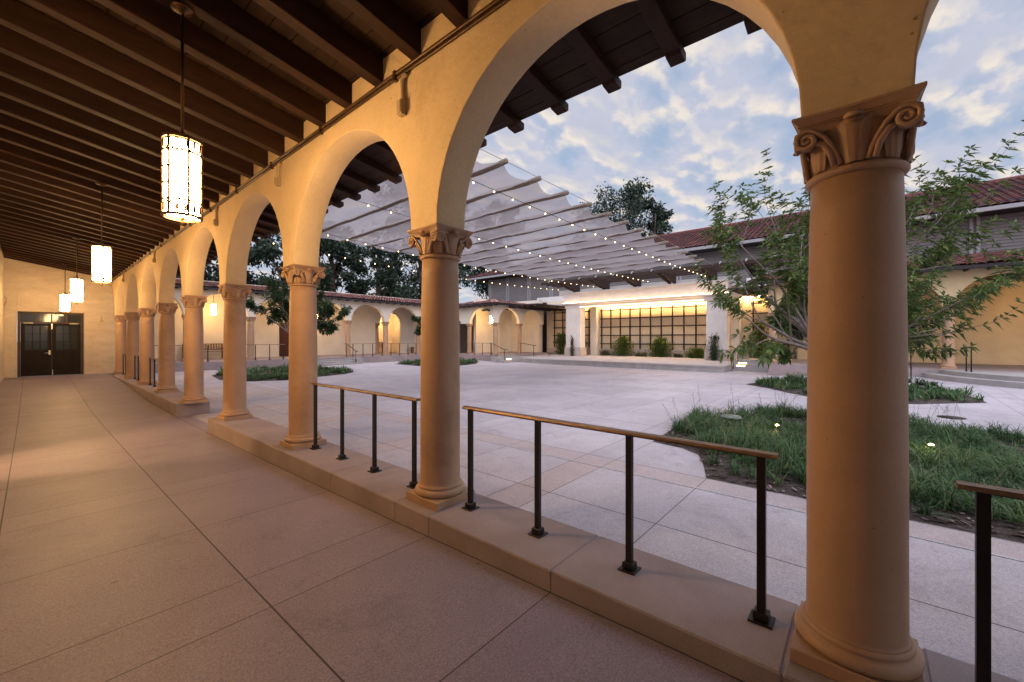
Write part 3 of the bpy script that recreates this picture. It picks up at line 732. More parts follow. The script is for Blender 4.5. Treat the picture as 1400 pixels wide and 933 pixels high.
# small stair rails and wing handrails
GW = 'thin dark handrails on the far wing terrace'
def hrail(lab, x, y, n, z=FZ, sp=.497, rz=-PI / 2): return railing(lab, GW, n, loc=(x, y, z), rz=rz, sp=sp)
hrail('thin dark handrail on the far terrace in front of the wooden garden bench', 9.56, 17.72, 9)
hrail('thin dark handrail on the far terrace behind the leafy tree', 5.1, 17.72, 4)
hrail('thin dark handrail on the far terrace before the long bench', 2.6, 17.72, 4)
railing('short dark handrail beside the corner steps near the stage', GW, 4, loc=(15.42, 14.6, FZ), rz=0, sp=.6)
def steprail(lab, p0, p1, grp, ext=.18):
    t = thing('stair_rail', lab, 'stair rail', p0, grp)
    d = Vector(p1) - Vector(p0); hd = Vector((d.x, d.y, 0)).normalized()
    for k, q in ((0, Vector((0, 0, 0))), (1, d)):
        p = MB(); p.tube([q, q + Vector((0, 0, PH - .0))], .015, 6); p.lathe([(.0, q.z + .004), (.035, q.z + .004), (.035, q.z + .012), (0, q.z + .012)], q.x, q.y, n=12)
        o = p.build('post', M['post'], org=(0, 0, 0)); o.parent = t
    r = MB(); top = Vector((0, 0, PH)); r.tube([top - hd * ext, top, d + top, d + top + hd * ext], .016, 6)
    o = r.build('rail', M['post'], org=(0, 0, 0)); o.parent = t
GS = 'stair rails around the court'
steprail('sloping stair rail left of the far terrace steps', (7.25, 17.0, -.12), (7.25, 17.8, FZ), GS)
steprail('sloping stair rail right of the far terrace steps beside a stone block', (9.3, 17.0, -.12), (9.3, 17.8, FZ), GS)
steprail('bronze stair rail at the corner steps left of the stage', (15.25, 13.5, -.12), (15.25, 14.4, FZ), GS)
steprail('stair rail rising toward the corner arcade on the left part of the stage', (17.6, 13.5, .07), (17.6, 14.4, FZ), GS)
# benches
def bench(lab, loc, w, rz=0, d=.30, h=.30, hb=.62):
    t = thing('bench', lab, 'bench', loc, 'wooden garden benches'); t.rotation_euler = (0, 0, rz)
    s = MB()
    for i in range(5): s.box(-w / 2, w / 2, -d + i * .06, -d + i * .06 + .045, h - .018, h)
    o = s.build('seat', M['bench'], org=(0, 0, 0)); o.parent = t
    b_ = MB(); b_.box(-w / 2, w / 2, .0, .025, hb - .04, hb); b_.box(-w / 2, w / 2, .0, .025, h + .06, h + .09)
    n = int(w / .085)
    for i in range(n): x = -w / 2 + w * (i + .5) / n; b_.box(x - .02, x + .02, .004, .020, h + .09, hb - .04)
    o = b_.build('backrest', M['bench'], org=(0, 0, 0)); o.parent = t
    for sx in (-w / 2 + .02, w / 2 - .02):
        for yy, hh in ((-d + .02, h + .14), (.012, hb)):
            l = MB(); l.box(sx - .022, sx + .022, yy - .02, yy + .02, 0, hh); o = l.build('leg', M['bench'], org=(0, 0, 0)); o.parent = t
        a = MB(); a.box(sx - .026, sx + .026, -d, .0, h + .14, h + .16); o = a.build('armrest', M['bench'], org=(0, 0, 0)); o.parent = t
bench('long wooden slatted bench against the far wall under the hanging lantern', (4.55, YB - .12, FZ), 1.35)
bench('wooden slatted garden bench between far wing columns', (13.45, 22.1, FZ), .85)
g = MB(); g.lathe([(0, 0), (.07, 0), (.085, .02), (.10, .24), (.105, .33), (.09, .34), (.0, .33)], n=16)
o = g.build('planter', M['bench'], org=(0, 0, 0)); o.location = (14.6 * S, (YB - .3) * S, FZ * S); tag(o, 'small brown tapered planter beside the wooden garden bench', 'planter')

# ------------------------------------------------------------------ stage terrace and pavilion
SF = .065
stage = thing('stage', 'broad raised stone stage platform in front of the white pavilion', 'stage', (18, 8.5, 0))
g = MB(); g.add([(16.1, 3.8, -.03), (21, 3.8, -.03), (21, 14.24, -.03), (16.9, 14.24, -.03), (16.9, 13.2, -.03), (16.1, 13.2, -.03)], [(0, 1, 2, 3, 4, 5)])
g = MB()
g.prism([(16.1, -.6), (16.1, .035), (20.95, SF + .05), (20.95, -.6)], 3.8, 13.2, lambda u, v, t: (u, t, v))
g.prism([(16.9, -.6), (16.9, .045), (20.95, SF + .048), (20.95, -.6)], 13.2, 14.24, lambda u, v, t: (u, t, v))
g.build('platform', surf('stage_paving', (.42, .39, .41), .8, var=.15, scale=1.2, speck=.15, sscale=70, bump=.15), stage)
g = MB(); g.box(16.06, 16.35, 3.76, 13.24, -.03, .040, ch=.006); g.box(16.35, 18., 3.76, 3.81, -.03, .045)
g.build('coping', M['step'], stage)
g = MB()
for i, y in enumerate([3.82 + .94 * k for k in range(10)]): g.box(16.09, 16.098, y, y + .93, -.5, -.035)
g.build('facing', M['step'], stage)
g = MB()
for i in range(2): g.box(17.3 + .3 * i, 21., -1.0, 3.79, -.6, -.03 + .085 * (i + 1))
g.box(17.9, 21., -1.0, 3.79, -.6, FZ - .02)
g.build('steps', M['step'], stage)
for i, y in enumerate((3.35, 3.35)):
    g = MB(); g.box(17.29 + .3 * i, 17.298 + .3 * i, y, y + .28, -.015 + .085 * i, .02 + .085 * i); g.build('step_light', M['steplight'], stage)
steprail('dark stair rail at the right corner of the stage platform', (17.0, 3.68, -.1), (17.75, 3.68, .12), GS)
pav = thing('pavilion', 'white stage pavilion with square pillars and glowing cornice lights', 'pavilion', (19.4, 8.5, SF))
PXF = 19.2
PIL = ((11.57, 12.48), (4.40, 5.22))
for a, b_ in PIL:
    g = MB(); g.box(PXF, PXF + .5, a, b_, 0, 2.70); g.box(PXF - .012, PXF, a + .14, b_ - .14, .62, 2.6)
    o = g.build('pillar', M['white_stone'], pav, bevel=.01)
    h = MB(); h.box(PXF - .06, PXF + .56, a - .06, b_ + .06, 0, .52, ch=.012); h.box(PXF - .045, PXF + .54, a - .045, b_ + .045, .52, .56, ch=.01)
    q = h.build('pillar_base', M['pink_stone'], pav); q.parent = o
g = MB()
ya, yb = PIL[1][0] - .05, PIL[0][1] + .05
g.box(PXF - .03, PXF + .53, ya, yb, 2.70, 2.84)                        # lower band
g.prism([(PXF - .03, 2.84), (PXF - .22, 2.90), (PXF - .22, 2.955), (PXF + .5, 2.955), (PXF + .5, 2.84)], ya - .12, yb + .12, lambda u, v, t: (u, t, v))
g.box(PXF + .02, PXF + .5, ya + .02, yb - .02, 2.958, 3.42)             # frieze
g.box(PXF - .02, PXF + .02, ya, ya + .85, 2.958, 3.42); g.box(PXF - .02, PXF + .02, yb - .85, yb, 2.958, 3.42)
g.box(PXF - .05, PXF + .5, ya - .03, yb + .03, 3.42, 3.46); g.box(PXF - .10, PXF + .5, ya - .06, yb + .06, 3.462, 3.53)
g.build('entablature', M['white_stone'], pav, bevel=.006)
g = MB(); g.box(PXF + .5, 21.3, ya - .3, yb + .4, 3.30, 3.50); g.box(PXF + .6, PXF + .7, ya - .3, yb + .8, 3.50, 3.78); g.build('roof_slab', M['white_stone'], pav)
g = MB(); g.box(20.9, 21.1, 11.9, 15.0, 0, 3.3); g.box(20.9, 21.1, 5.0, 11.9, 0, 3.3); g.box(20.9, 21.1, -1.2, 5.0, 0, 3.3)
g.build('back_wall', surf('warm_stucco', (.68, .57, .42), .85, var=.1, scale=1, bump=.2), pav)
g = MB(); g.box(20.84, 20.9, -1.2, 14.9, SF, .44, ch=.006); g.build('wainscot', M['pink_stone'], pav)
g = MB(); g.box(20.55, 20.9, 11.35, 11.72, 0, 3.29); g.box(20.55, 20.9, 4.2, 4.55, 0, 3.29); g.build('pilaster', M['white_stone'], pav)
g = MB(); g.box(PXF - .17, PXF - .155, ya - .05, yb + .05, 2.956, 2.972); g.build('cornice_light', M['led'], pav)
g = MB(); g.box(PXF + .50, PXF + .515, PIL[1][1], PIL[0][0], 2.74, 2.76); g.box(PXF - .045, PXF - .031, PIL[1][1] + .1, PIL[0][0] - .0, 2.715, 2.722); g.build('soffit_light', M['led'], pav)
g = MB(); g.box(20.70, 20.72, 5.0, 11.2, 2.86, 2.875); g.box(20.70, 20.72, 12.2, 14.4, 2.86, 2.875); g.box(20.70, 20.72, -.8, 4.1, 2.86, 2.875); g.build('trellis_light', M['led_wash'], pav)
g = MB(); g.box(20.6, 20.9, 4.56, 11.34, 2.88, 3.0); g.box(20.35, 20.9, 11.72, 14.9, 2.88, 3.1); g.box(20.35, 20.9, -1.2, 4.2, 2.88, 3.1); g.build('valance', M['white_stone'], pav)
# carved outriggers with scalloped undersides
def scallop(x0, x1, z0, z1):
    P = [(x1, z0)]
    n = 5
    for i in range(n):
        a = x1 + (x0 - x1) * i / n; b_ = x1 + (x0 - x1) * (i + 1) / n
        za = z0 + (z1 - .04 - z0) * (i / n) ** 1.2; zb_ = z0 + (z1 - .04 - z0) * ((i + 1) / n) ** 1.2
        for j in range(1, 5):
            t = j / 4; P.append((a + (b_ - a) * t, za + (zb_ - za) * t - .035 * math.sin(PI * t) + (.0)))
    P += [(x0, z1), (x1, z1)]
    return P
for y in (11.84, 10.05, 8.36, 6.67, 4.9, 3.2):
    for dy in (0, .22):
        g = MB(); g.prism(scallop(17.75, 19.55, 3.60, 3.93), y - .045 + dy, y + .045 + dy, lambda u, v, t: (u, t, v))
        g.build('outrigger', M['dark_wood'], pav)
g = MB()
for x in (18.0, 18.5, 19.0, 19.5): g.box(x, x + .1, 2.3, 13.3, 3.932, 4.06)
g.build('purlin', M['dark_wood'], pav)
g = MB()
y = 2.5
while y < 13.2: g.tube([(17.98, y, 4.02), (17.90, y, 4.05), (17.86, y + .0, 4.0)], .02, 6); g.lathe([(0, 4.06), (.05, 4.07), (.05, 4.10), (0, 4.12)], 17.98, y, n=8); y += .93
g.build('cable_hook', M['steel'], pav)
# side pergola roofs next to the pavilion
g = MB(); g.box(17.2, 20.9, 12.9, 14.9, 2.82, 2.88); 
for k in range(5): g.box(17.0, 20.9, 13.0 + .42 * k, 13.08 + .42 * k, 2.72, 2.82)
g.build('side_canopy', M['dark_wood'], pav)
g = MB(); g.box(17.6, 20.9, -.8, 4.0, 2.92, 2.98)
for k in range(11): g.box(17.4, 20.9, -.7 + .42 * k, -.62 + .42 * k, 2.82, 2.92)
g.build('side_canopy', M['dark_wood'], pav)
# trellises
def trellis(lab, y0, y1, nv, z0=.5, z1=2.72, nh=5, x=20.80):
    t = thing('trellis', lab, 'trellis', (x, (y0 + y1) / 2, z0), 'dark grid trellises on the stage wall')
    for i in range(nv):
        g = MB(); y = y0 + (y1 - y0) * i / (nv - 1); g.box(x - .02, x + .02, y - .032, y + .032, z0, z1); g.build('upright', M['dark_wood'], t)
    for i in range(nh):
        g = MB(); z = z0 + (z1 - .13 - z0) * (i + .62) / (nh - .38); g.box(x - .045, x - .0205, y0 - .08, y1 + .08, z - .028, z + .028); g.build('crossbar', M['dark_wood'], t)
trellis('widest dark grid trellis on the lit wall inside the pavilion', 5.0, 11.15, 12, z0=.46)
trellis('dark grid trellis on the wall left of the pavilion', 11.95, 14.35, 5)
trellis('dark grid trellis on the wall right of the pavilion behind the airy tree', -.2, 3.7, 7)

# ------------------------------------------------------------------ right wing
rw = thing('arcade_wing', 'cream arcade wing with tiled roof at the right, behind the airy tree', 'arcade', (16.2, 0, 0))
g = MB(); rys = [-7.85, -5.82, -3.79, -1.76, .27, 2.3]
arch_wall(g, rys, .25, fY, CX - TW, CX + TW, FZ + ZSP, .92, ZT, SEG=18)
arch_wall(g, [CX + .0, CX + 2.03], .25, fX, 2.3 - TW - .001, 2.3 + TW + .001, FZ + ZSP, .92, ZT - .002, SEG=18)
g.build('arch_wall', M['stucco'], rw, bevel=.012)
for y in rys: copypart(col0, rw, (CX, y, FZ))
g = MB(); g.box(19.9, 20.1, -9, -.85, 0, 3.3); g.box(19.9, 20.1, .1, 2.0, 0, 3.3); g.box(19.9, 20.1, -.85, .1, FZ + 1.55, 3.3)
g.build('back_wall', M['stucco'], rw)
g = MB(); g.box(20.0, 20.04, -.85, .1, FZ, FZ + 1.55); g.build('door', M['door'], rw)
g = MB(); g.box(19.88, 20.0, -.92, -.85, FZ, FZ + 1.6); g.box(19.88, 20.0, .1, .17, FZ, FZ + 1.6); g.box(19.88, 20., -.92, .17, FZ + 1.602, FZ + 1.66); g.build('door_frame', M['bronze_frame'], rw)
g = MB(); g.box(CX - .1, 21.5, -9, 2.2, ZT + .004, ZT + .05); g.build('ceiling', M['dark_wood'], rw)
g = MB(); tile_roof(g, (15.5, -9, ze + .09), (0, 1, 0), (1, 0, .18), 12.0, 5.9, seed=8, taper1=0, tl=.24); g.build('tile_roof', M['tile'], rw)
g = MB(); g.box(15.5, 15.54, -9, 3.0, ze, ze + .08); g.box(15.54, CX - TW, -9, 3.0, ze + .06, ze + .078)
y = -8.8
while y < 3: g.box(15.55, 16.08, y, y + .06, ze - .01, ze + .058); y += .42
g.build('eaves', M['soffit'], rw)
g = MB(); g.box(15.65, 20, -9, 2.35, -.6, FZ - .004); g.build('platform', M['plinth'], rw)
g = MB()
def disc(r, z, z0, cx0=16.2, cy0=-4.8):
    P = [(cx0 - r * math.sin(PI * i / 40), cy0 + r * math.cos(PI * i / 40)) for i in range(41)]
    g.prism(P[::-1], z0, z, lambda u, v, t: (u, v, t))
disc(3.30, FZ - .006, -.6); disc(3.62, .092, -.6)
g.build('curved_steps', M['step'], rw)
lantern('lit lantern hanging in the right wing, beyond the curved steps at the photo edge', (18.0, -4.0, FZ), 'lanterns of the right wing', M['lampglass_right'], ZT, True)
steprail('dark stair rail before the right wing column, left of the curved steps', (14.9, -.95, zc(14.9, -.95)), (15.75, -1.0, FZ), GS)
steprail('pair post stair rail at the left end of the curved steps', (15.1, -1.95, .2), (15.0, -2.02, .2), GS, ext=.04)

# ------------------------------------------------------------------ two storey building behind
mb_ = thing('main_building', 'two storey grey boarded building with long red tiled roof behind the stage', 'building', (22, 8, 0))
EX, EZ = 20.8, 5.36
g = MB(); WX = 21.7
z = 0
k = 0
while z < 5.3:
    h_ = .11
    g.add([(WX - .018, -12, z), (WX - .018, 20.7, z), (WX, 20.7, z + h_), (WX, -12, z + h_)], [(3, 2, 1, 0)])
    g.add([(WX - .018, -12, z), (WX, -12, z), (WX, 20.7, z), (WX - .018, 20.7, z)], [(0, 1, 2, 3)]); g.add([(WX - .020, -12, z - .004), (WX - .020, 20.7, z - .004), (WX - .020, 20.7, z + .004), (WX - .020, -12, z + .004)], [(3, 2, 1, 0)], mi=1); z += h_  # thin dark strip painted in as the shadow line under each board
g.box(WX + .02, 30, -12, 20.69, -.5, 5.3)
g.build('wall', [M['grey_board'], M['soffit']], mb_)
for y in [20.6, 18.9, 17.0, 15.2, 11.2, 7.2, 3.2, .1, -3.0, -5.4]:
    g = MB(); g.box(WX - .06, WX - .019, y - .13, y - .04, 2.8, 5.3); g.box(WX - .06, WX - .019, y + .04, y + .13, 2.8, 5.3); g.build('pilaster', M['grey_trim'], mb_)
g = MB(); g.box(EX + .02, WX + .3, -12, 21.8, 5.30, 5.345)
g.box(WX, 30, 20.7, 21.8, 5.30, 5.345)
g.build('soffit', M['soffit'], mb_)
g = MB(); g.box(EX - .06, EX + .02, -12, 22.07, 5.28, EZ + .06, ch=.01); g.box(EX - .06, 31, 22.0, 22.07, 5.28, EZ + .05); g.build('gutter', M['grey_trim'], mb_)
g = MB(); tile_roof(g, (EX - .02, 22.07, EZ + .07), (0, -1, 0), (1, 0, .4), 34, 5.3, seed=5, taper0=1.0, tw=.22, tl=.27, h=.045)
tile_roof(g, (31.4, 22.07, EZ + .07), (-1, 0, 0), (0, -1, .4), 10.6, 5.3, seed=6, taper0=1.0, taper1=1.0, tw=.22, tl=.3, h=.045, SEG=4)
g.tube([(EX + 5.3, 16.8 - i * 1.0, EZ + .09 + 5.3 * .4) for i in range(29)], .09, 8, rr=.5)
g.tube([(EX + .1 * i, 22.07 - .1 * i, EZ + .1 + .04 * i) for i in range(54)], .07, 8, rr=.5)
g.build('tile_roof', M['tile_main'], mb_)
g = MB(); g.box(20.95, 21.6, 12.9, 15.8, 3.3, 3.62); g.box(20.95, 21.6, -1., 4., 3.3, 3.75); g.build('parapet', M['white_stone'], mb_)

# ------------------------------------------------------------------ shade canopy
can = thing('shade_canopy', 'retractable pale shade cloth canopy slung on battens over the court', 'shade canopy', (10, 8, 3.9))
CZ = 4.0; CYR, CYL = 4.58, 11.75
bx = [3.27 + .93 * k for k in range(15)]
for i, x in enumerate(bx):
    g = MB(); n = 24; r4 = random.Random(i)
    pts = [(x + .01 * math.sin(j), CYR - .08 + (CYL - CYR + .16) * j / n, CZ - .05 + .012 * math.sin(j * 1.3 + i)) for j in range(n + 1)]
    g.tube(pts, .047, 8); g.build('batten', M['batten'], can)
for i, (xa, xb) in enumerate(zip(bx, bx[1:])):
    g = MB(); nu, nv = 10, 40; P = []; rr = random.Random(40 + i); ph = rr.uniform(0, 6)
    sag = .11 + rr.uniform(-.02, .03)
    for v in range(nv + 1):
        t = v / nv; y = CYR + (CYL - CYR) * t
        for u in range(nu + 1):
            s_ = u / nu
            # scalloped ends: the cloth pulls in between battens
            pull = .11 * math.sin(PI * s_)
            yy = y + (pull if t < .5 else -pull) * (abs(t - .5) * 2) ** 6
            wr = .02 * math.sin(y * 5.1 + ph + 2.2 * s_) + .012 * math.sin(y * 11 + ph * 2)
            P.append((xa + (xb - xa) * s_, yy, CZ - .04 - (sag + wr) * math.sin(PI * s_) ** .8 - .02 * math.sin(PI * s_ * 3) * math.sin(y * 2 + ph)))
    g.add(P, [(v * (nu + 1) + u, v * (nu + 1) + u + 1, (v + 1) * (nu + 1) + u + 1, (v + 1) * (nu + 1) + u) for v in range(nv) for u in range(nu)], sm=True)
    g.build('cloth_panel', M['cloth'], can)
for y in (CYR + .02, CYR + 2.35, CYL - 2.35, CYL - .02):
    g = MB(); g.tube([(2.5 + (17.9 - 2.5) * j / 20, y, CZ + .0 + .02 * math.sin(PI * j / 20)) for j in range(21)], .006, 5); g.build('cable', M['steel'], can)
# ------------------------------------------------------------------ string lights
def string(lab, y, x0, x1, z0, z1, sag, n):
    t = thing('string_lights', lab, 'string lights', (x0, y, z0), 'strings of bulbs under the shade canopy')
    c = MB(); pts = []
    f = lambda u: (x0 + (x1 - x0) * u, y + .02 * math.sin(u * 9), z0 + (z1 - z0) * u - sag * math.sin(PI * u))
    c.tube([f(j / 40) for j in range(41)], .0055, 5); c.build('wire', M['cable'], t)
    b0 = None
    for i in range(n):
        p = f((i + .5) / n)
        if b0 is None:
            g = MB(); g.lathe([(0, -.048), (.008, -.046), (.014, -.040), (.015, -.033), (.012, -.024), (.008, -.018)], n=10)
            b0 = g.build('bulb', M['bulb'], org=(0, 0, 0)); s_ = MB(); s_.lathe([(.010, -.018), (.011, 0), (.004, .002)], n=8); q = s_.build('socket', M['socket'], org=(0, 0, 0)); q.parent = b0; o = b0
            o.parent = t; o.location = (Vector(p) - rootpos(t)) * S
        else: o = copypart(b0, t, p)
string('string of round warm bulbs along the right edge of the canopy', 5.1, 2.6, 18.9, 3.80, 3.72, .12, 31)
string('string of warm bulbs under the canopy, second from its right edge', 7.6, 2.6, 18.9, 3.80, 3.72, .16, 31)
string('string of warm bulbs under the canopy, second from its left edge', 10.45, 2.6, 18.9, 3.80, 3.72, .20, 31)
string('string of warm bulbs beyond the left edge of the canopy', 12.6, 2.6, 18.9, 3.82, 3.72, .24, 31)

# ------------------------------------------------------------------ grass beds
BEDS = {
 'A': [(4.72, 1.87), (5.56, 1.93), (6.7, 2.0), (6.89, 1.73), (7.7, 1.17), (7.95, .63), (8.14, 0.), (8.19, -.57), (7.8, -.94), (7.55, -1.8), (7.3, -3.4), (3.79, -3.4), (3.79, -.7), (3.79, 1.03), (4.17, 1.16), (4.50, 1.30), (4.66, 1.52)],
 'B': [(12.2, 2.34), (13.6, 2.08), (14.1, 1.11), (13.9, 0.), (13.4, -1.0), (12.12, -1.46), (10.79, -1.64), (10.03, -.73), (9.68, 0.), (10.15, .8), (10.69, 1.27), (11.45, 1.73)],
 'C': [(4.2, 16.3), (5.8, 16.6), (7.3, 16.2), (7.6, 14.2), (7.4, 13.6), (6.78, 13.16), (5.7, 12.9), (4.91, 12.54), (3.88, 12.98), (3.46, 13.8), (3.6, 15.2)],
 'D': [(10.5, 15.9), (12.3, 16.6), (14, 16.4), (14.7, 15.6), (14.7, 14.7), (13.44, 13.72), (11.82, 13.4), (10.71, 14.23)]}
def inside(p, poly):
    x, y = p; c = False; j = len(poly) - 1
    for i in range(len(poly)):
        xi, yi = poly[i]; xj, yj = poly[j]
        if (yi > y) != (yj > y) and x < (xj - xi) * (y - yi) / (yj - yi) + xi: c = not c
        j = i
    return c
def edist(p, poly):
    d = 9
    for a, b_ in zip(poly, poly[1:] + poly[:1]):
        ax, ay = a; bx_, by_ = b_; L2 = (bx_ - ax) ** 2 + (by_ - ay) ** 2
        t = max(0, min(1, ((p[0] - ax) * (bx_ - ax) + (p[1] - ay) * (by_ - ay)) / L2)); d = min(d, math.hypot(p[0] - ax - t * (bx_ - ax), p[1] - ay - t * (by_ - ay)))
    return d
def smooth_poly(poly, n=3):
    out = []
    k = len(poly)
    for i in range(k):
        p0, p1, p2, p3 = poly[i - 1], poly[i], poly[(i + 1) % k], poly[(i + 2) % k]
        for j in range(n):
            t = j / n
            q = [.5 * (2 * p1[a] + (-p0[a] + p2[a]) * t * .55 + (2 * p0[a] - 5 * p1[a] + 4 * p2[a] - p3[a]) * t * t * .0 + 0) for a in (0, 1)]
            out.append((p1[0] + (p2[0] - p1[0]) * t, p1[1] + (p2[1] - p1[1]) * t))
    return out
LABB = {'A': 'large bed of long arching green grass nearest the viewer', 'B': 'grass bed by the curved steps on the right', 'C': 'grass bed before the far wing, seen behind the third column', 'D': 'farthest grass bed, near the stage left corner'}
spots_near = {'A': [(5.88, .72), (6.05, -.56)]}
for key, poly in BEDS.items():
    poly = smooth_poly(poly, 4); xs = [p[0] for p in poly]; ys_ = [p[1] for p in poly]
    # mulch sheet with raised centre
    g = MB(); cxm, cym = sum(xs) / len(xs), sum(ys_) / len(ys_); rings = 6; P = []
    for r_ in range(rings + 1):
        t = r_ / rings
        for p in poly:
            x, y = p[0] + (cxm - p[0]) * t, p[1] + (cym - p[1]) * t
            P.append((x, y, zc(x, y) + .004 + .05 * min(1, t * 2.5) + (.01 * mnoise.noise(Vector((x * 3, y * 3, 0))) if r_ else 0)))
    n = len(poly)
    g.add(P, [(r_ * n + i, r_ * n + (i + 1) % n, (r_ + 1) * n + (i + 1) % n, (r_ + 1) * n + i) for r_ in range(rings) for i in range(n)], sm=True)
    o = structure('mulch_bed', g, M['mulch'])
    near = key == 'A'
    rr = random.Random(hash(key) % 97 if False else ord(key))
    gr = MB(); tufts = {'A': 1950, 'B': 680, 'C': 640, 'D': 480}[key]
    made = 0
    while made < tufts:
        x, y = rr.uniform(min(xs), max(xs)), rr.uniform(min(ys_), max(ys_))
        if near and y < -2.6 and rr.random() < .7: continue
        if not inside((x, y), poly): continue
        ed = edist((x, y), poly)
        if ed < .04 or (ed < .15 and rr.random() < .5) or (near and x < 4.6 and ed < .3 and rr.random() < .8): continue
        made += 1
        if mnoise.noise(Vector((x * 2.1, y * 2.1, 3.))) < -.28: continue
        sz = rr.uniform(.6, 1.0) * (1. + .6 * mnoise.noise(Vector((x * 1.6, y * 1.6, 9.)))); tone = rr.uniform(-.15, .15) + .25 * mnoise.noise(Vector((x * 2, y * 2, 0)))
        nb = rr.randint(26, 38) if near else rr.randint(11, 16)
        z0 = zc(x, y) + .03; lean = rr.uniform(0, 2 * PI)
        for b_ in range(nb):
            a = rr.uniform(0, 2 * PI); ln = rr.uniform(.15, .36) * sz; w_ = (.0042 if near else .011) * rr.uniform(.7, 1.3)
            hh = rr.uniform(.28, .92); bx0 = x + rr.gauss(0, .022); by0 = y + rr.gauss(0, .022)
            ca, sa = math.cos(a) + .35 * math.cos(lean), math.sin(a) + .35 * math.sin(lean); px, py = -math.sin(a) * w_, math.cos(a) * w_
            P = []; ns = 4 if near else 2
            for k in range(ns + 1):
                t = k / ns; out = ln * (.85 * t ** 1.5) * (1.25 - hh * .6); up_ = ln * hh * (1.75 * t - 1.05 * t * t * (1.35 - hh * .5)) * .9
                wk = 1 - t * .85
                P += [(bx0 + ca * out - px * wk, by0 + sa * out - py * wk, z0 + up_), (bx0 + ca * out + px * wk, by0 + sa * out + py * wk, z0 + up_)]
            q = rr.random(); q = max(0, min(1, .12 + .62 * q + tone + (.35 if rr.random() < .06 else 0)))
            gr.add(P, [(2 * k, 2 * k + 1, 2 * k + 3, 2 * k + 2) for k in range(ns)], sm=True, r=q)
    if near:   # thin seed stalks
        for i in range(75):
            while True:
                x, y = rr.uniform(min(xs), max(xs)), rr.uniform(-2, max(ys_))
                if inside((x, y), poly) and edist((x, y), poly) < .7: break
            h_ = rr.uniform(.28, .5); a = rr.uniform(0, 6.28); d_ = rr.uniform(.03, .14)
            z0 = zc(x, y) + .03; top = (x + d_ * math.cos(a), y + d_ * math.sin(a), z0 + h_)
            gr.tube([(x, y, z0), (x + d_ * .35 * math.cos(a), y + d_ * .35 * math.sin(a), z0 + h_ * .6), top], .0016, 3, rr=.95)
            for k in range(7):
                t = .62 + .38 * k / 6; bxp = x + d_ * t * math.cos(a); byp = y + d_ * t * math.sin(a); bz = z0 + h_ * t
                a2 = rr.uniform(0, 6.28); gr.tube([(bxp, byp, bz), (bxp + .02 * math.cos(a2), byp + .02 * math.sin(a2), bz + .012)], .0022, 3, rr=.95)
    o = gr.build('grass', M['grass'], org=(cxm, cym, zc(cxm, cym))); tag(o, LABB[key], 'grass', kind='stuff')
    ch = MB()
    for i in range(6500 if near else 600):
        x, y = rr.uniform(min(xs), max(xs)), rr.uniform(min(ys_), max(ys_))
        if not inside((x, y), poly): continue
        z0 = zc(x, y) + .012 + .05 * min(1, edist((x, y), poly) * 1.5); a = rr.uniform(0, 3.14); l_, w_ = rr.uniform(.012, .032), rr.uniform(.006, .014); tz = rr.uniform(-.008, .012)
        ca, sa = math.cos(a), math.sin(a)
        ch.add([(x - ca * l_ - sa * w_, y - sa * l_ + ca * w_, z0 + .003), (x - ca * l_ + sa * w_, y - sa * l_ - ca * w_, z0), (x + ca * l_ + sa * w_, y + sa * l_ - ca * w_, z0 + tz + .004), (x + ca * l_ - sa * w_, y + sa * l_ + ca * w_, z0 + tz + .006)], [(0, 1, 2, 3)], r=rr.random())
    o = ch.build('wood_chips', M['chip'], org=(cxm, cym, zc(cxm, cym))); tag(o, 'dark wood chips over the ' + LABB[key].split(' of ')[0].split(',')[0] + (' nearest the viewer' if near else ''), 'wood chips', kind='stuff')
# fixtures in the beds
def spotlight(lab, x, y, lit=True, grp='small garden spotlights in the grass'):
    z = zc(x, y) + .05
    t = thing('garden_spotlight', lab, 'garden light', (x, y, z), grp)
    g = MB(); g.tube([(0, 0, -.05), (0, 0, .06)], .008, 6); o = g.build('stake', M['socket'], org=(0, 0, 0)); o.parent = t
    g = MB(); g.tube([(0, 0, .05), (-.015, .02, .085), (-.03, .04, .12)], [.018, .026, .028], 10); o = g.build('housing', M['socket'], org=(0, 0, 0)); o.parent = t
    if lit:
        g = MB(); g.tube([(-.0305, .0405, .1205), (-.031, .041, .123)], .025, 10); o = g.build('lens', M['spot'], org=(0, 0, 0)); o.parent = t
spotlight('lit yellow garden spotlight in the near grass bed, left of the largest column', 5.85, .74)
spotlight('lit yellow garden spotlight in the near grass bed, right of the largest column', 5.75, -.55)
spotlight('lit garden spotlight in the grass bed before the far wing', 5.9, 14.9)
t = thing('path_light', 'grey mushroom shaped disc light standing in the near grass bed', 'garden light', (5.89, 1.30, zc(5.9, 1.3) + .03))
for nm, pr in (('cap', [(.0, .185), (.11, .180), (.125, .168), (.125, .156), (.105, .150), (0, .148)]), ('louvre', [(.05, .03), (.05, .148)]), ('ring', [(.05, .10), (.095, .085), (.095, .078), (.05, .09)]), ('foot', [(0, -.05), (.06, -.05), (.09, .02), (.095, .045), (.05, .05)])):
    g = MB(); g.lathe(pr, n=24); o = g.build(nm, M['plastic'] if nm != 'louvre' else M['socket'], org=(0, 0, 0)); o.parent = t
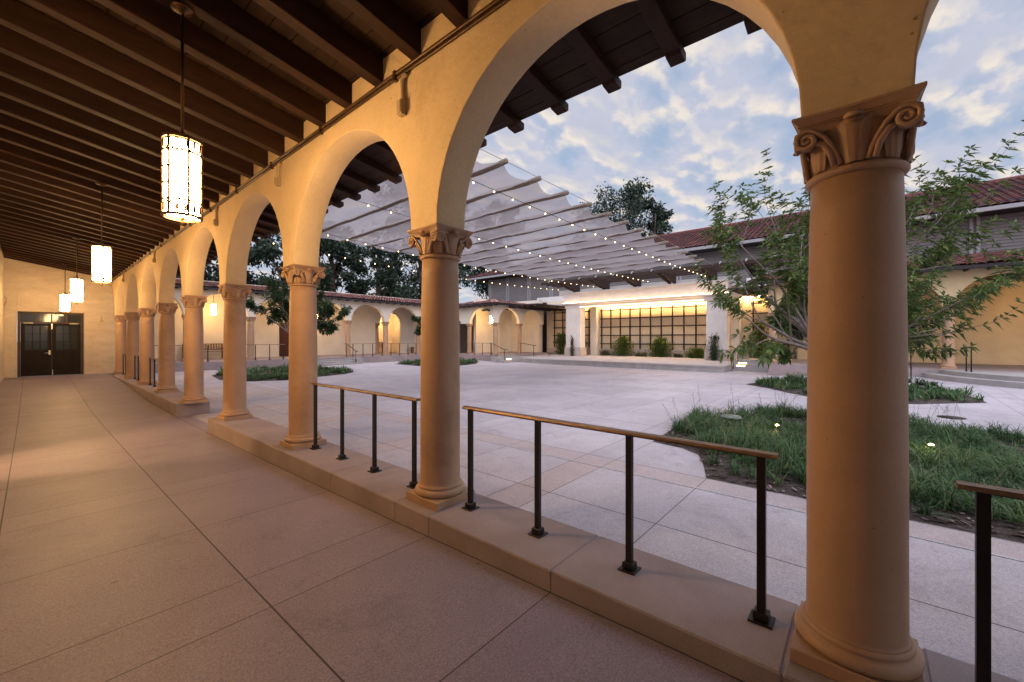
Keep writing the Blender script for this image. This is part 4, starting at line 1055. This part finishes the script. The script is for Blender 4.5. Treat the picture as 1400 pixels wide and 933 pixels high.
for (x, y, h_), lab in (((11.9, -.72, .24), 'tallest black capped valve pipe standing in the right grass bed'), ((11.95, -.93, .19), 'black capped valve pipe between the tallest pipe and the last one'), ((12.0, -1.1, .19), 'black capped valve pipe nearest the pointed corner of the right grass bed')):
    t = thing('valve_pipe', lab, 'pipe', (x, y, zc(x, y)), 'black capped pipes in the right grass bed')
    g = MB(); g.lathe([(.035, -.02), (.035, h_ - .06)], n=12); o = g.build('pipe', M['steel'], org=(0, 0, 0)); o.parent = t
    g = MB(); g.lathe([(0, h_), (.05, h_ - .005), (.052, h_ - .07), (.036, h_ - .07)], n=12); o = g.build('cap', M['socket'], org=(0, 0, 0)); o.parent = t

# ------------------------------------------------------------------ trees and shrubs
def palm_leaflets(mb, p, d, n, ln, w, rr, tone=0, droop=.35):
    """whorl of n narrow leaflets at p, opening round direction d"""
    d = Vector(d).normalized(); a = d.cross(Vector((0, 0, 1)));
    if a.length < .1: a = Vector((1, 0, 0))
    a.normalize(); b_ = d.cross(a).normalized(); p = Vector(p)
    for i in range(n):
        th = 2 * PI * i / n + rr.uniform(-.3, .3); dd = (d * rr.uniform(.25, .9) + (a * math.cos(th) + b_ * math.sin(th))).normalized()
        l_ = ln * rr.uniform(.6, 1.15); sd = dd.cross(Vector((rr.uniform(-.4, .4), rr.uniform(-.4, .4), 1))).normalized() * w * rr.uniform(.8, 1.2)
        m1_ = p + dd * l_ * .45; tip = p + dd * l_ + Vector((0, 0, -droop * l_))
        m1_.z += -droop * l_ * .12
        q = max(0, min(1, rr.random() * .8 + tone))
        mb.add([p, m1_ + sd, tip, m1_ - sd], [(0, 1, 2), (0, 2, 3)], r=q, sm=False)
def grow(trunk, tips, p, d, ln, r, depth, rr, spread=.6, upb=.15, segs=4, wig=.12, kids=(2, 4), shrink=.68):
    p = Vector(p); d = Vector(d).normalized(); pts = [p.copy()]; rs = [r]
    for i in range(segs):
        d = (d + Vector((rr.gauss(0, wig), rr.gauss(0, wig), rr.gauss(0, wig) + upb * .25))).normalized()
        p = p + d * ln / segs; pts.append(p.copy()); rs.append(r * (1 - .45 * (i + 1) / segs))
    trunk.tube(pts, rs, 6 if r > .02 else 4, caps=False)
    if depth <= 1:
        for k in range(1, len(pts)): tips.append((pts[k], d.copy(), depth))
    if depth == 0: return
    n = rr.randint(*kids)
    for i in range(n):
        q = rr.uniform(.35, 1.0) if i else 1.; idx = min(segs, int(q * segs)); base = pts[idx]
        ax = Vector((rr.gauss(0, 1), rr.gauss(0, 1), rr.gauss(0, .6))).normalized()
        nd = (d + ax * spread * (1 if i else .4) + Vector((0, 0, upb))).normalized()
        grow(trunk, tips, base, nd, ln * shrink * rr.uniform(.75, 1.15), rs[idx] * .7, depth - 1, rr, spread, upb, segs, wig, kids, shrink)
def young_tree(lab, x, y, seed, H, mat, leaders, nl=7, ln=.10, w=.016, barkm='bark', extra=(), tone=0.):
    rr = random.Random(seed); z0 = zc(x, y); t = thing('tree', lab, 'tree', (x, y, z0), None)
    tr = MB(); cr = MB(); tips = []
    hb = H * .30
    tr.tube([(x, y, z0 - .02), (x + .01, y, z0 + hb * .5), (x, y + .01, z0 + hb)], [.055 * H / 4, .045 * H / 4, .042 * H / 4], 10)
    for (dx, dy, dz, l_, dep, zst) in leaders:
        grow(tr, tips, (x, y, z0 + hb * zst), (dx, dy, dz), l_, .030 * H / 4, dep, rr, spread=.62, upb=.16, wig=.10)
    for p, d, dep in tips:
        if dep == 0 or rr.random() < .95:
            palm_leaflets(cr, p + Vector((rr.gauss(0, .015), rr.gauss(0, .015), rr.gauss(0, .015))), d, nl, ln, w, rr, tone)
    tr.build('trunk', M[barkm], t); cr.build('crown', mat, t)
    return t, len(cr.f)
# airy young tree in the near bed: low wide limbs and several upright leaders
XT, YT = 6.6, .42
lead = []
rr = random.Random(11)
for side, up_, fw, l_ in ((-.95, .45, .1, .95), (-.9, .2, -.4, .9), (-.75, .8, .3, .95), (-.55, 1.3, -.1, 1.15), (-.28, 1.4, .2, 1.25), (-.05, 1.3, -.3, 1.15), (.28, 1.35, .1, 1.35),
                          (.6, 1.15, -.2, 1.35), (.8, .9, .2, 1.2), (1., .6, -.1, 1.1), (1., .35, .3, 1.05), (1., .12, .1, 1.1), (1., .25, -.4, 1.15), (.95, .2, -.3, 1.0), (.1, .5, 1., .8), (-.2, .5, -1., .8)):
    lead.append((side * .65 + fw * .76, -side * .76 + fw * .65, up_, l_, 3, rr.uniform(.8, 1.1)))
young_tree('airy young tree with pale branches and drooping leaves, in front of the right wing', XT, YT, 5, 3.6, M['leaf'], lead, nl=7, ln=.105, w=.0145, tone=.28)
lead = []
for i in range(8):
    a = 2 * PI * i / 8 + rr.uniform(-.3, .3); lead.append((math.cos(a), math.sin(a), rr.uniform(.15, .9), rr.uniform(.55, .75), 4, rr.uniform(.85, 1.1)))
lead.append((0, 0, 1, .6, 4, 1.1))
young_tree('small bushy tree on the grass before the far wing, behind the third column', 5.75, 14.6, 21, 4.6, M['leaf_dark'], [(a, b_, c, l_ * 1.25, d_, e) for a, b_, c, l_, d_, e in lead], nl=5, ln=.12, w=.028)
lead2 = [(a, b_, c, l_ * .78, d_, e) for a, b_, c, l_, d_, e in lead]
young_tree('small bushy tree half hidden behind the second nearest column', 12.1, 15.0, 33, 4.2, M['leaf_dark'], lead2, nl=5, ln=.13, w=.035)
lead3 = [(a, b_, c + .3, l_ * .9, d_, e) for a, b_, c, l_, d_, e in lead]
young_tree('young tree in the right grass bed behind the largest column', 12.0, .9, 44, 3.0, M['leaf'], lead3, nl=6, ln=.14, w=.03)
# tall eucalyptus beyond the roofs: limbs carrying separate leaf clumps
def euc(lab, x, y, H, W, seed, nclump=34, per=230, zb0=.3, open_=1., leaf=.24):
    rr = random.Random(seed); t = thing('eucalyptus', lab, 'tree', (x, y, -.6), 'tall dark trees behind the roofs')
    tr = MB(); cr = MB()
    tr.tube([(x, y, -.6), (x + .2, y, H * .3), (x + .1, y + .2, H * .62), (x, y, H * .9)], [.42, .32, .2, .05], 8)
    for i in range(nclump):
        zz = zb0 + (1 - zb0) * ((i + rr.random()) / nclump); a = rr.uniform(0, 2 * PI); f_ = (1 - abs(zz - .55) * .9) * rr.uniform(.25, 1.)
        c = Vector((x + W * .5 * f_ * math.cos(a), y + W * .5 * f_ * math.sin(a), H * zz)); st = Vector((x + .1, y + .1, H * max(.2, zz - .22)))
        mid = (st + c) / 2 + Vector((0, 0, -.25)); tr.tube([st, mid, c], [.05, .03, .01], 5)
        rad_ = rr.uniform(.55, 1.05) * W * .13 * (1.2 if open_ < 1 else 1)
        for k in range(int(per * rr.uniform(.6, 1.2))):
            v = Vector((rr.gauss(0, 1), rr.gauss(0, 1), rr.gauss(0, .62)))
            v = v.normalized() * rad_ * rr.random() ** .45; sp_ = c + v + Vector((0, 0, -.12 * rr.random()))
            d = Vector((rr.gauss(0, .6), rr.gauss(0, .6), rr.uniform(-1.2, .4))).normalized(); sd = d.cross(Vector((rr.gauss(0, 1), rr.gauss(0, 1), rr.gauss(0, 1)))).normalized() * leaf * .30
            l_ = leaf * rr.uniform(.8, 1.7)
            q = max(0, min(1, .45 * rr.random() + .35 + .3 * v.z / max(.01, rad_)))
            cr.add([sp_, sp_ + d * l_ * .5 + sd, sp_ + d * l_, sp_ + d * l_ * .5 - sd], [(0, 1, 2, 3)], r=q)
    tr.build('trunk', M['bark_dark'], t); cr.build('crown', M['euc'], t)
euc('tall dark tree rising behind the far tiled roof, left of the second column', 11.2, 29.5, 9.2, 6.5, 1, 46, 330, .3)
euc('dark tree behind the far tiled roof immediately left of the second nearest column', 15.0, 31., 9.6, 6.0, 2, 46, 330, .3)
euc('dark tree seen through the third arch above the far tiled roof', 6.0, 30., 9.6, 6.4, 3, 46, 330, .3)
euc('dark tree seen through the fourth arch', .8, 29., 9.5, 6.0, 4, 40, 320, .3)
euc('very tall eucalyptus seen through the shade cloth at its left', 21.5, 28.5, 16.5, 8.5, 5, 70, 320, .16, .9)
euc('thin crowned tree between the far wing and the grey building', 18.7, 30.5, 8.6, 4.6, 6, 26, 200, .35, .9)
euc('broad treetop showing above the red roof beyond the stage', 36.5, 17.6, 15.4, 10.5, 7, 50, 200, .5, .9)
euc('low rounded treetop above the red roof, right of the broad treetop', 37.5, 14.6, 14.0, 4.6, 8, 26, 200, .5, .9)
euc('dark tree peeking over the left end of the red roof', 29., 27., 14.0, 6.0, 9, 40, 260, .4, .9)
# shrubs and climbers on the stage
def bush(lab, x, y, w_, h_, seed, mat='shrub', n=420, ln=.07, thin=.5, z0=SF + .04, cat='shrub', grp='shrubs along the stage wall'):
    rr = random.Random(seed); t = thing('shrub', lab, cat, (x, y, z0), grp); st = MB(); lf = MB()
    for i in range(7):
        a = rr.uniform(0, 6.28); st.tube([(x, y, z0), (x + .05 * math.cos(a), y + .3 * w_ * math.sin(a), z0 + h_ * .5), (x + .08 * math.cos(a), y + .45 * w_ * math.sin(a), z0 + h_ * .9)], [.012, .009, .004], 5)
    for i in range(int(n * 1.9)):
        v = Vector((rr.gauss(0, .35), rr.gauss(0, .42), rr.uniform(0, 1)))
        env = 1. if v.z < .75 else .7
        p = Vector((x + v.x * w_ * thin, y + v.y * w_ * env * (.8 + .4 * mnoise.noise(Vector((v.z * 4, seed, 0)))), z0 + v.z * h_ * (1 + .25 * mnoise.noise(Vector((v.y * 4, seed * 2., 1))))))
        palm_leaflets(lf, p, (rr.gauss(0, 1), rr.gauss(0, 1), rr.uniform(0, 1)), 4, ln, ln * .28, rr)
    st.build('stems', M['bark_dark'], t); lf.build('leaves', M[mat], t)
def strappy(lab, x, y, w_, h_, seed, n=160, z0=SF + .04):
    rr = random.Random(seed); t = thing('strap_leaf_plant', lab, 'plant', (x, y, z0), 'shrubs along the stage wall'); lf = MB()
    for i in range(n):
        bx0 = x + rr.gauss(0, .05); by0 = y + rr.uniform(-.35, .35) * w_; a = rr.uniform(0, 6.28); l_ = h_ * rr.uniform(.6, 1.2); ca, sa = math.cos(a), math.sin(a); P = []
        for k in range(4):
            u = k / 3; w2 = .014 * (1 - u * .9); P += [(bx0 + ca * l_ * .7 * u ** 1.6 - sa * w2, by0 + sa * l_ * .7 * u ** 1.6 + ca * w2, z0 + l_ * (u * 1.35 - .55 * u * u)), (bx0 + ca * l_ * .7 * u ** 1.6 + sa * w2, by0 + sa * l_ * .7 * u ** 1.6 - ca * w2, z0 + l_ * (u * 1.35 - .55 * u * u))]
        lf.add(P, [(2 * k, 2 * k + 1, 2 * k + 3, 2 * k + 2) for k in range(3)], r=rr.random())
    o = lf.build('leaves', M['strap'], t)
bush('tall green climber at the foot of the trellis left of the pavilion', 20.6, 13.75, .55, 1.25, 1, n=380)
bush('thin climber growing against the front of the left pavilion pillar', 19.05, 12.0, .16, 1.0, 2, 'leaf_dark', 110, .06)
bush('dark climber just inside the left pavilion pillar', 20.55, 12.15, .25, 1.0, 3, 'leaf_dark', 160, .06)
strappy('strap leaved plant at the left end of the wide trellis', 20.55, 10.8, .7, .38, 4)
bush('rounded bright green shrub under the left half of the wide trellis', 20.5, 9.75, .8, 1.0, 5, n=620)
strappy('strap leaved plant between the two rounded shrubs', 20.5, 8.75, .8, .30, 6)
bush('rounded bright green shrub under the middle of the wide trellis', 20.5, 7.75, .75, .95, 7, n=620)
strappy('low strap leaved plant right of the middle shrub', 20.5, 6.85, .6, .26, 8)
bush('low spreading shrub under the right half of the wide trellis', 20.5, 6.0, .8, .45, 9, n=380)
strappy('strap leaved plant beside the right pavilion pillar', 20.45, 5.35, .6, .45, 10)
bush('dark climber on the front of the right pavilion pillar', 19.0, 4.85, .35, 1.05, 11, 'leaf_dark', 260, .06)
bush('tall yellow green climber right of the right pavilion pillar', 20.5, 3.4, .5, 1.5, 12, n=420, z0=FZ - .02)
bush('dark green climber on the right trellis, next to the largest column', 20.5, 1.6, .8, 1.5, 13, 'leaf_dark', n=520, z0=FZ - .02)
bush('low dark green shrub at the right end of the right trellis', 20.5, .5, .5, .8, 14, 'leaf_dark', n=250, z0=FZ - .02)

# ------------------------------------------------------------------ light in the vestibule (its doorway throws the warm patch on the walkway)
def lamp(name, typ, loc, energy, col, **k):
    l = bpy.data.lights.new(name, typ); l.energy = energy; l.color = col
    for a, v in k.items(): setattr(l, a, v)
    o = bpy.data.objects.new(name, l); C.objects.link(o); o.location = [q * S for q in loc]; return o
lamp('vestibule_light', 'POINT', (-1.55, 6.05, 1.75), 200, (1., .62, .28), shadow_soft_size=.03)
for x, y in ((5.80, .80), (5.70, -.49)):
    lamp('spotlight_glow', 'POINT', (x, y, zc(x, y) + .20), 1.5, (1., .85, .25), shadow_soft_size=.02)

# ------------------------------------------------------------------ sky and sun
SUN_EL, SUN_AZ = 7., 205.
w = bpy.data.worlds.new('World'); bpy.context.scene.world = w; w.use_nodes = True; nt = w.node_tree
for n in list(nt.nodes): nt.nodes.remove(n)
out = N(nt, 'ShaderNodeOutputWorld'); bg = N(nt, 'ShaderNodeBackground'); bg.inputs[1].default_value = .11
sky = N(nt, 'ShaderNodeTexSky'); sky.sky_type = 'NISHITA'; sky.sun_disc = False; sky.sun_elevation = rad(SUN_EL); sky.sun_rotation = rad(SUN_AZ); sky.altitude = 200
tc = N(nt, 'ShaderNodeTexCoord'); sp = N(nt, 'ShaderNodeSeparateXYZ'); L(nt, tc.outputs['Generated'], sp.inputs[0])
den = math_(nt, 'ADD', math_(nt, 'MAXIMUM', sp.outputs[2], 0.0), .24)
cx_n = math_(nt, 'DIVIDE', sp.outputs[0], den); cy_n = math_(nt, 'DIVIDE', sp.outputs[1], den)
cb = N(nt, 'ShaderNodeCombineXYZ'); L(nt, cx_n, cb.inputs[0]); L(nt, cy_n, cb.inputs[1])
mp = N(nt, 'ShaderNodeMapping'); mp.inputs['Rotation'].default_value = (0, 0, rad(49.5)); mp.inputs['Scale'].default_value = (.85, 1.2, 1); L(nt, cb.outputs[0], mp.inputs[0])
vec = mp.outputs[0]
n1 = noise(nt, vec, 6.2, 6, .50, .05); n0 = noise(nt, vec, 1.3, 3, .5, .2)
cov = math_(nt, 'ADD', n1, math_(nt, 'MULTIPLY', math_(nt, 'SUBTRACT', n0, .5), .45))
cf = ramp(nt, cov, .31, .52)
mp2 = N(nt, 'ShaderNodeMapping'); mp2.inputs['Location'].default_value = (0, .045, 0); L(nt, vec, mp2.inputs[0])
n2 = noise(nt, mp2.outputs[0], 6.2, 6, .50, .05)
lit = ramp(nt, math_(nt, 'SUBTRACT', n1, n2), -.02, .11)
thick = ramp(nt, cov, .47, .64)
cc = mixc(nt, lit, (.40, .41, .49), (.70, .61, .50))
cc = mixc(nt, math_(nt, 'MULTIPLY', thick, .75), cc, (.37, .385, .46))
L(nt, sky.outputs[0], bg.inputs[0])
bg2 = N(nt, 'ShaderNodeBackground'); L(nt, cc, bg2.inputs[0]); bg2.inputs[1].default_value = 1.0
bg3 = N(nt, 'ShaderNodeBackground'); bg3.inputs[0].default_value = (.345, .425, .58, 1); bg3.inputs[1].default_value = .85
mA = N(nt, 'ShaderNodeMixShader'); mA.inputs[0].default_value = .8; L(nt, bg.outputs[0], mA.inputs[1]); L(nt, bg3.outputs[0], mA.inputs[2])
mx = N(nt, 'ShaderNodeMixShader'); L(nt, math_(nt, 'MULTIPLY', cf, .92), mx.inputs[0]); L(nt, mA.outputs[0], mx.inputs[1]); L(nt, bg2.outputs[0], mx.inputs[2]); # extra sky gain added overhead and behind the camera, unseen, to light the court
unseen_sky = N(nt, 'ShaderNodeVectorMath'); unseen_sky.operation = 'DOT_PRODUCT'; L(nt, tc.outputs['Generated'], unseen_sky.inputs[0]); unseen_sky.inputs[1].default_value = Vector((-.42, -.36, .83)).normalized()
gain = math_(nt, 'ADD', .82, math_(nt, 'MULTIPLY', ramp(nt, unseen_sky.outputs['Value'], .25, .95), 2.6))
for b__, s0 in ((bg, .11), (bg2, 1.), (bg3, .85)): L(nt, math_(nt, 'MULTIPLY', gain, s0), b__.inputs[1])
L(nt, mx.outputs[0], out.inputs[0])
sun = lamp('sun', 'SUN', (0, 0, 20), .25, (1., .80, .62)); sun.data.angle = rad(6)
az = rad(SUN_AZ); d = Vector((math.sin(az) * math.cos(rad(SUN_EL)), math.cos(az) * math.cos(rad(SUN_EL)), math.sin(rad(SUN_EL))))
sun.rotation_euler = (-d).to_track_quat('-Z', 'Y').to_euler()

# ------------------------------------------------------------------ camera
F = 562.; X0v = 42.
yaw = math.atan((700 - X0v) / F)
cam = bpy.data.cameras.new('camera'); co = bpy.data.objects.new('camera', cam); C.objects.link(co)
co.location = (0, 0, S); co.rotation_euler = (PI / 2, 0, -yaw)
cam.sensor_width = 36; cam.lens = 36 * F / 1400; cam.clip_end = 3000; cam.clip_start = .02
cam.shift_y = (464 - 466.5) / 1400
sc = bpy.context.scene; sc.camera = co
sc.view_settings.view_transform = 'Standard'; sc.view_settings.look = 'None'; sc.view_settings.exposure = .85; sc.view_settings.gamma = 1
sc.cycles.use_denoising = True
try: sc.cycles.denoiser = 'OPENIMAGEDENOISE'
except Exception: pass
sc.cycles.max_bounces = 7; sc.cycles.diffuse_bounces = 4; sc.cycles.transparent_max_bounces = 16
sc.cycles.sample_clamp_indirect = 6
